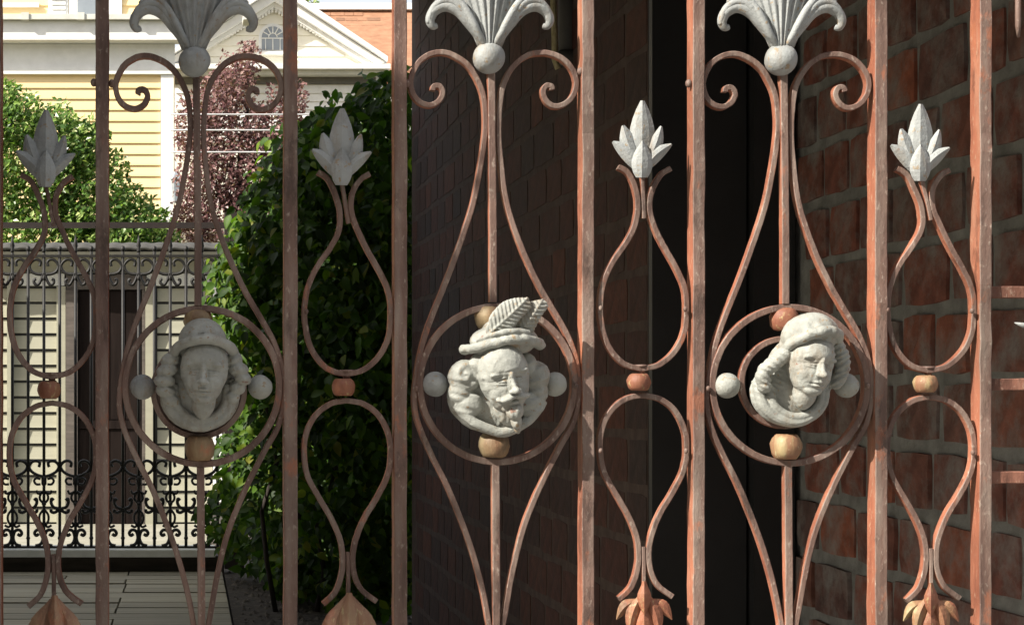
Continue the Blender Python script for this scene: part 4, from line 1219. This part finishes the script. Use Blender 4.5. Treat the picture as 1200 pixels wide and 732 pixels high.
def hedge_leaf_mesh(seed, size):
    rr_ = random.Random(seed)
    mb = MB(); L = size; Wd = size*rr_.uniform(0.56,0.7); n = 5
    vs = []
    for i in range(n+1):
        t = i/n; w = Wd/2*math.sin(math.pi*min(0.97, max(0.03, t**0.8))); zc = -L*0.22*t*t
        vs += [(-w, L*t, zc+w*0.35), (0, L*t, zc), (w, L*t, zc+w*0.35)]
    fs = []
    for i in range(n):
        o = i*3
        fs += [(o, o+1, o+4, o+3), (o+1, o+2, o+5, o+4)]
    mb.add(vs, fs, 0, True)
    return mb
pts = blob_points(hbl, 28000, rr, 0.35)
cloud_mb = MB(); parts = []
lm = [hedge_leaf_mesh(i, 0.045*(0.65+0.17*i)) for i in range(5)]
lmesh = [q.mesh('leaf', M['hedge_leaf']) for q in lm]
cand = []
for p in pts:
    px = PX0 + p[0]/p[1]*F; py = PY0 - (p[2]-EYE)/p[1]*F
    if px > 620 or py > 740 or p[2] < 0.0 or p[1] < 5.9: continue
    nrm = (Vector((-0.35,-0.65,0.55)) + Vector((rr.gauss(0,1), rr.gauss(0,1), rr.gauss(0,1)))*0.5).normalized()
    q = nrm.to_track_quat('Z', 'Y').to_matrix() @ Matrix.Rotation(math.pi + rr.gauss(0,0.9), 3, 'Z')
    cand.append((p, q, px, py))
# nearest visible leaves become parts of their own
grid = {}
for i, (p, q, px, py) in enumerate(cand):
    if 240 < px < 482 and 60 < py < 560:
        k = (int(px//14), int(py//15))
        if k not in grid or cand[grid[k]][0][1] > p[1]: grid[k] = i
keys = sorted(grid.keys(), key=lambda k: k[1])[:290]
pick = set(grid[k] for k in keys)
for i, (p, q, px, py) in enumerate(cand):
    j = i % 5
    if i in pick:
        o = bpy.data.objects.new('leaf', lmesh[j]); COL.objects.link(o); o.parent = hedge
        o.matrix_local = Matrix.Translation(Vector(p)-hedge.location) @ q.to_4x4()
    else:
        cloud_mb.add([Vector(p) + q @ Vector(v) for v in lm[j].v], lm[j].f, 0, True)
o = cloud_mb.build('foliage', M['hedge_leaf'], hedge); o['kind'] = 'stuff'
for px, py, x0 in ((420,200,0.55),(340,300,0.42),(460,180,0.72),(300,360,0.34),(400,420,0.5)):
    mb = MB(); limb(mb, (x0, 6.6, -0.012), at(px,py,6.55), 0.011, 0.005, rr); mb.build('branch', M['bark'], hedge)

# pale mulch on the soil under the shrub
mb = MB(); rr = random.Random(80)
for _ in range(900):
    x = rr.uniform(0.19, 0.9); yy = rr.uniform(5.6, 8.0); s_ = rr.uniform(0.005, 0.018)
    a = rr.uniform(0, 6.28); c_, s2 = math.cos(a)*s_, math.sin(a)*s_*0.5
    z = -0.012
    mb.add([(x-c_,yy-s2,z),(x+s2,yy-c_,z),(x+c_,yy+s2,z+0.003),(x-s2,yy+c_,z+0.003),(x,yy,z+s_*0.7)], [(0,1,4),(1,2,4),(2,3,4),(3,0,4)])
M['chips'] = simple('dull_wood_chips', [(0.3,(0.06,0.05,0.04)),(0.7,(0.16,0.14,0.115))], 40, 0.9, 0.3)
o = mb.build('mulch', M['chips']); tag(o, 'scattered wood chips on the dark soil', 'mulch', kind='stuff')

# far tree top over the roof ridge
rr = random.Random(90)
D = 45.0
dt = thing('distant_tree', 'yellow green tree top just showing over the ridge board', 'tree', (at(345,0,D).x, D, -0.27))
def db(px, py, rx, ry): 
    c = at(px, py, D); return ((c.x, c.y, c.z), (rx*D/F, 0.8, ry*D/F))
cloud('crown', blob_points([db(345,5,16,16), db(335,18,22,20), db(360,14,16,9)], 1500, rr, 0.4), 0.16, M['vine_leaf'], dt, 91, (-0.5,-0.5,0.6))
mb = MB(); limb(mb, (at(345,0,D).x, D, -0.27), at(345,20,D), 0.2, 0.08, rr); mb.build('trunk', M['bark'], dt)

# unseen leaves and limbs added to cast dappled shade on the gate's left
st = thing('leaf_blocker', 'unseen tree added left of the view to dapple the gate', 'tree', (-1.45, 0.8, 0))
rr = random.Random(95)
tgt = [((448,390),0.032), ((440,310),0.036), ((425,230),0.035), ((450,460),0.03), ((400,160),0.04), ((375,80),0.05), ((395,540),0.05), ((385,640),0.05), ((480,330),0.022), ((505,300),0.018)]
bl = []
for (px, py), r in tgt:
    p = g(px, py) + SUN*1.45
    bl.append(((p.x, p.y, p.z), (r, r, r)))
cloud('crown', blob_points(bl, 2600, rr, 0.1), 0.022, M['hedge_leaf'], st, 96, tuple(SUN), 0.8)
mb = MB(); limb(mb, (-1.45,0.8,0), (-1.35,0.9,1.75), 0.05, 0.03, rr); mb.build('trunk', M['bark'], st)
for c, r in bl:
    mb = MB(); limb(mb, (-1.35,0.9,1.7), c, 0.010, 0.003, rr); mb.build('branch', M['bark'], st)
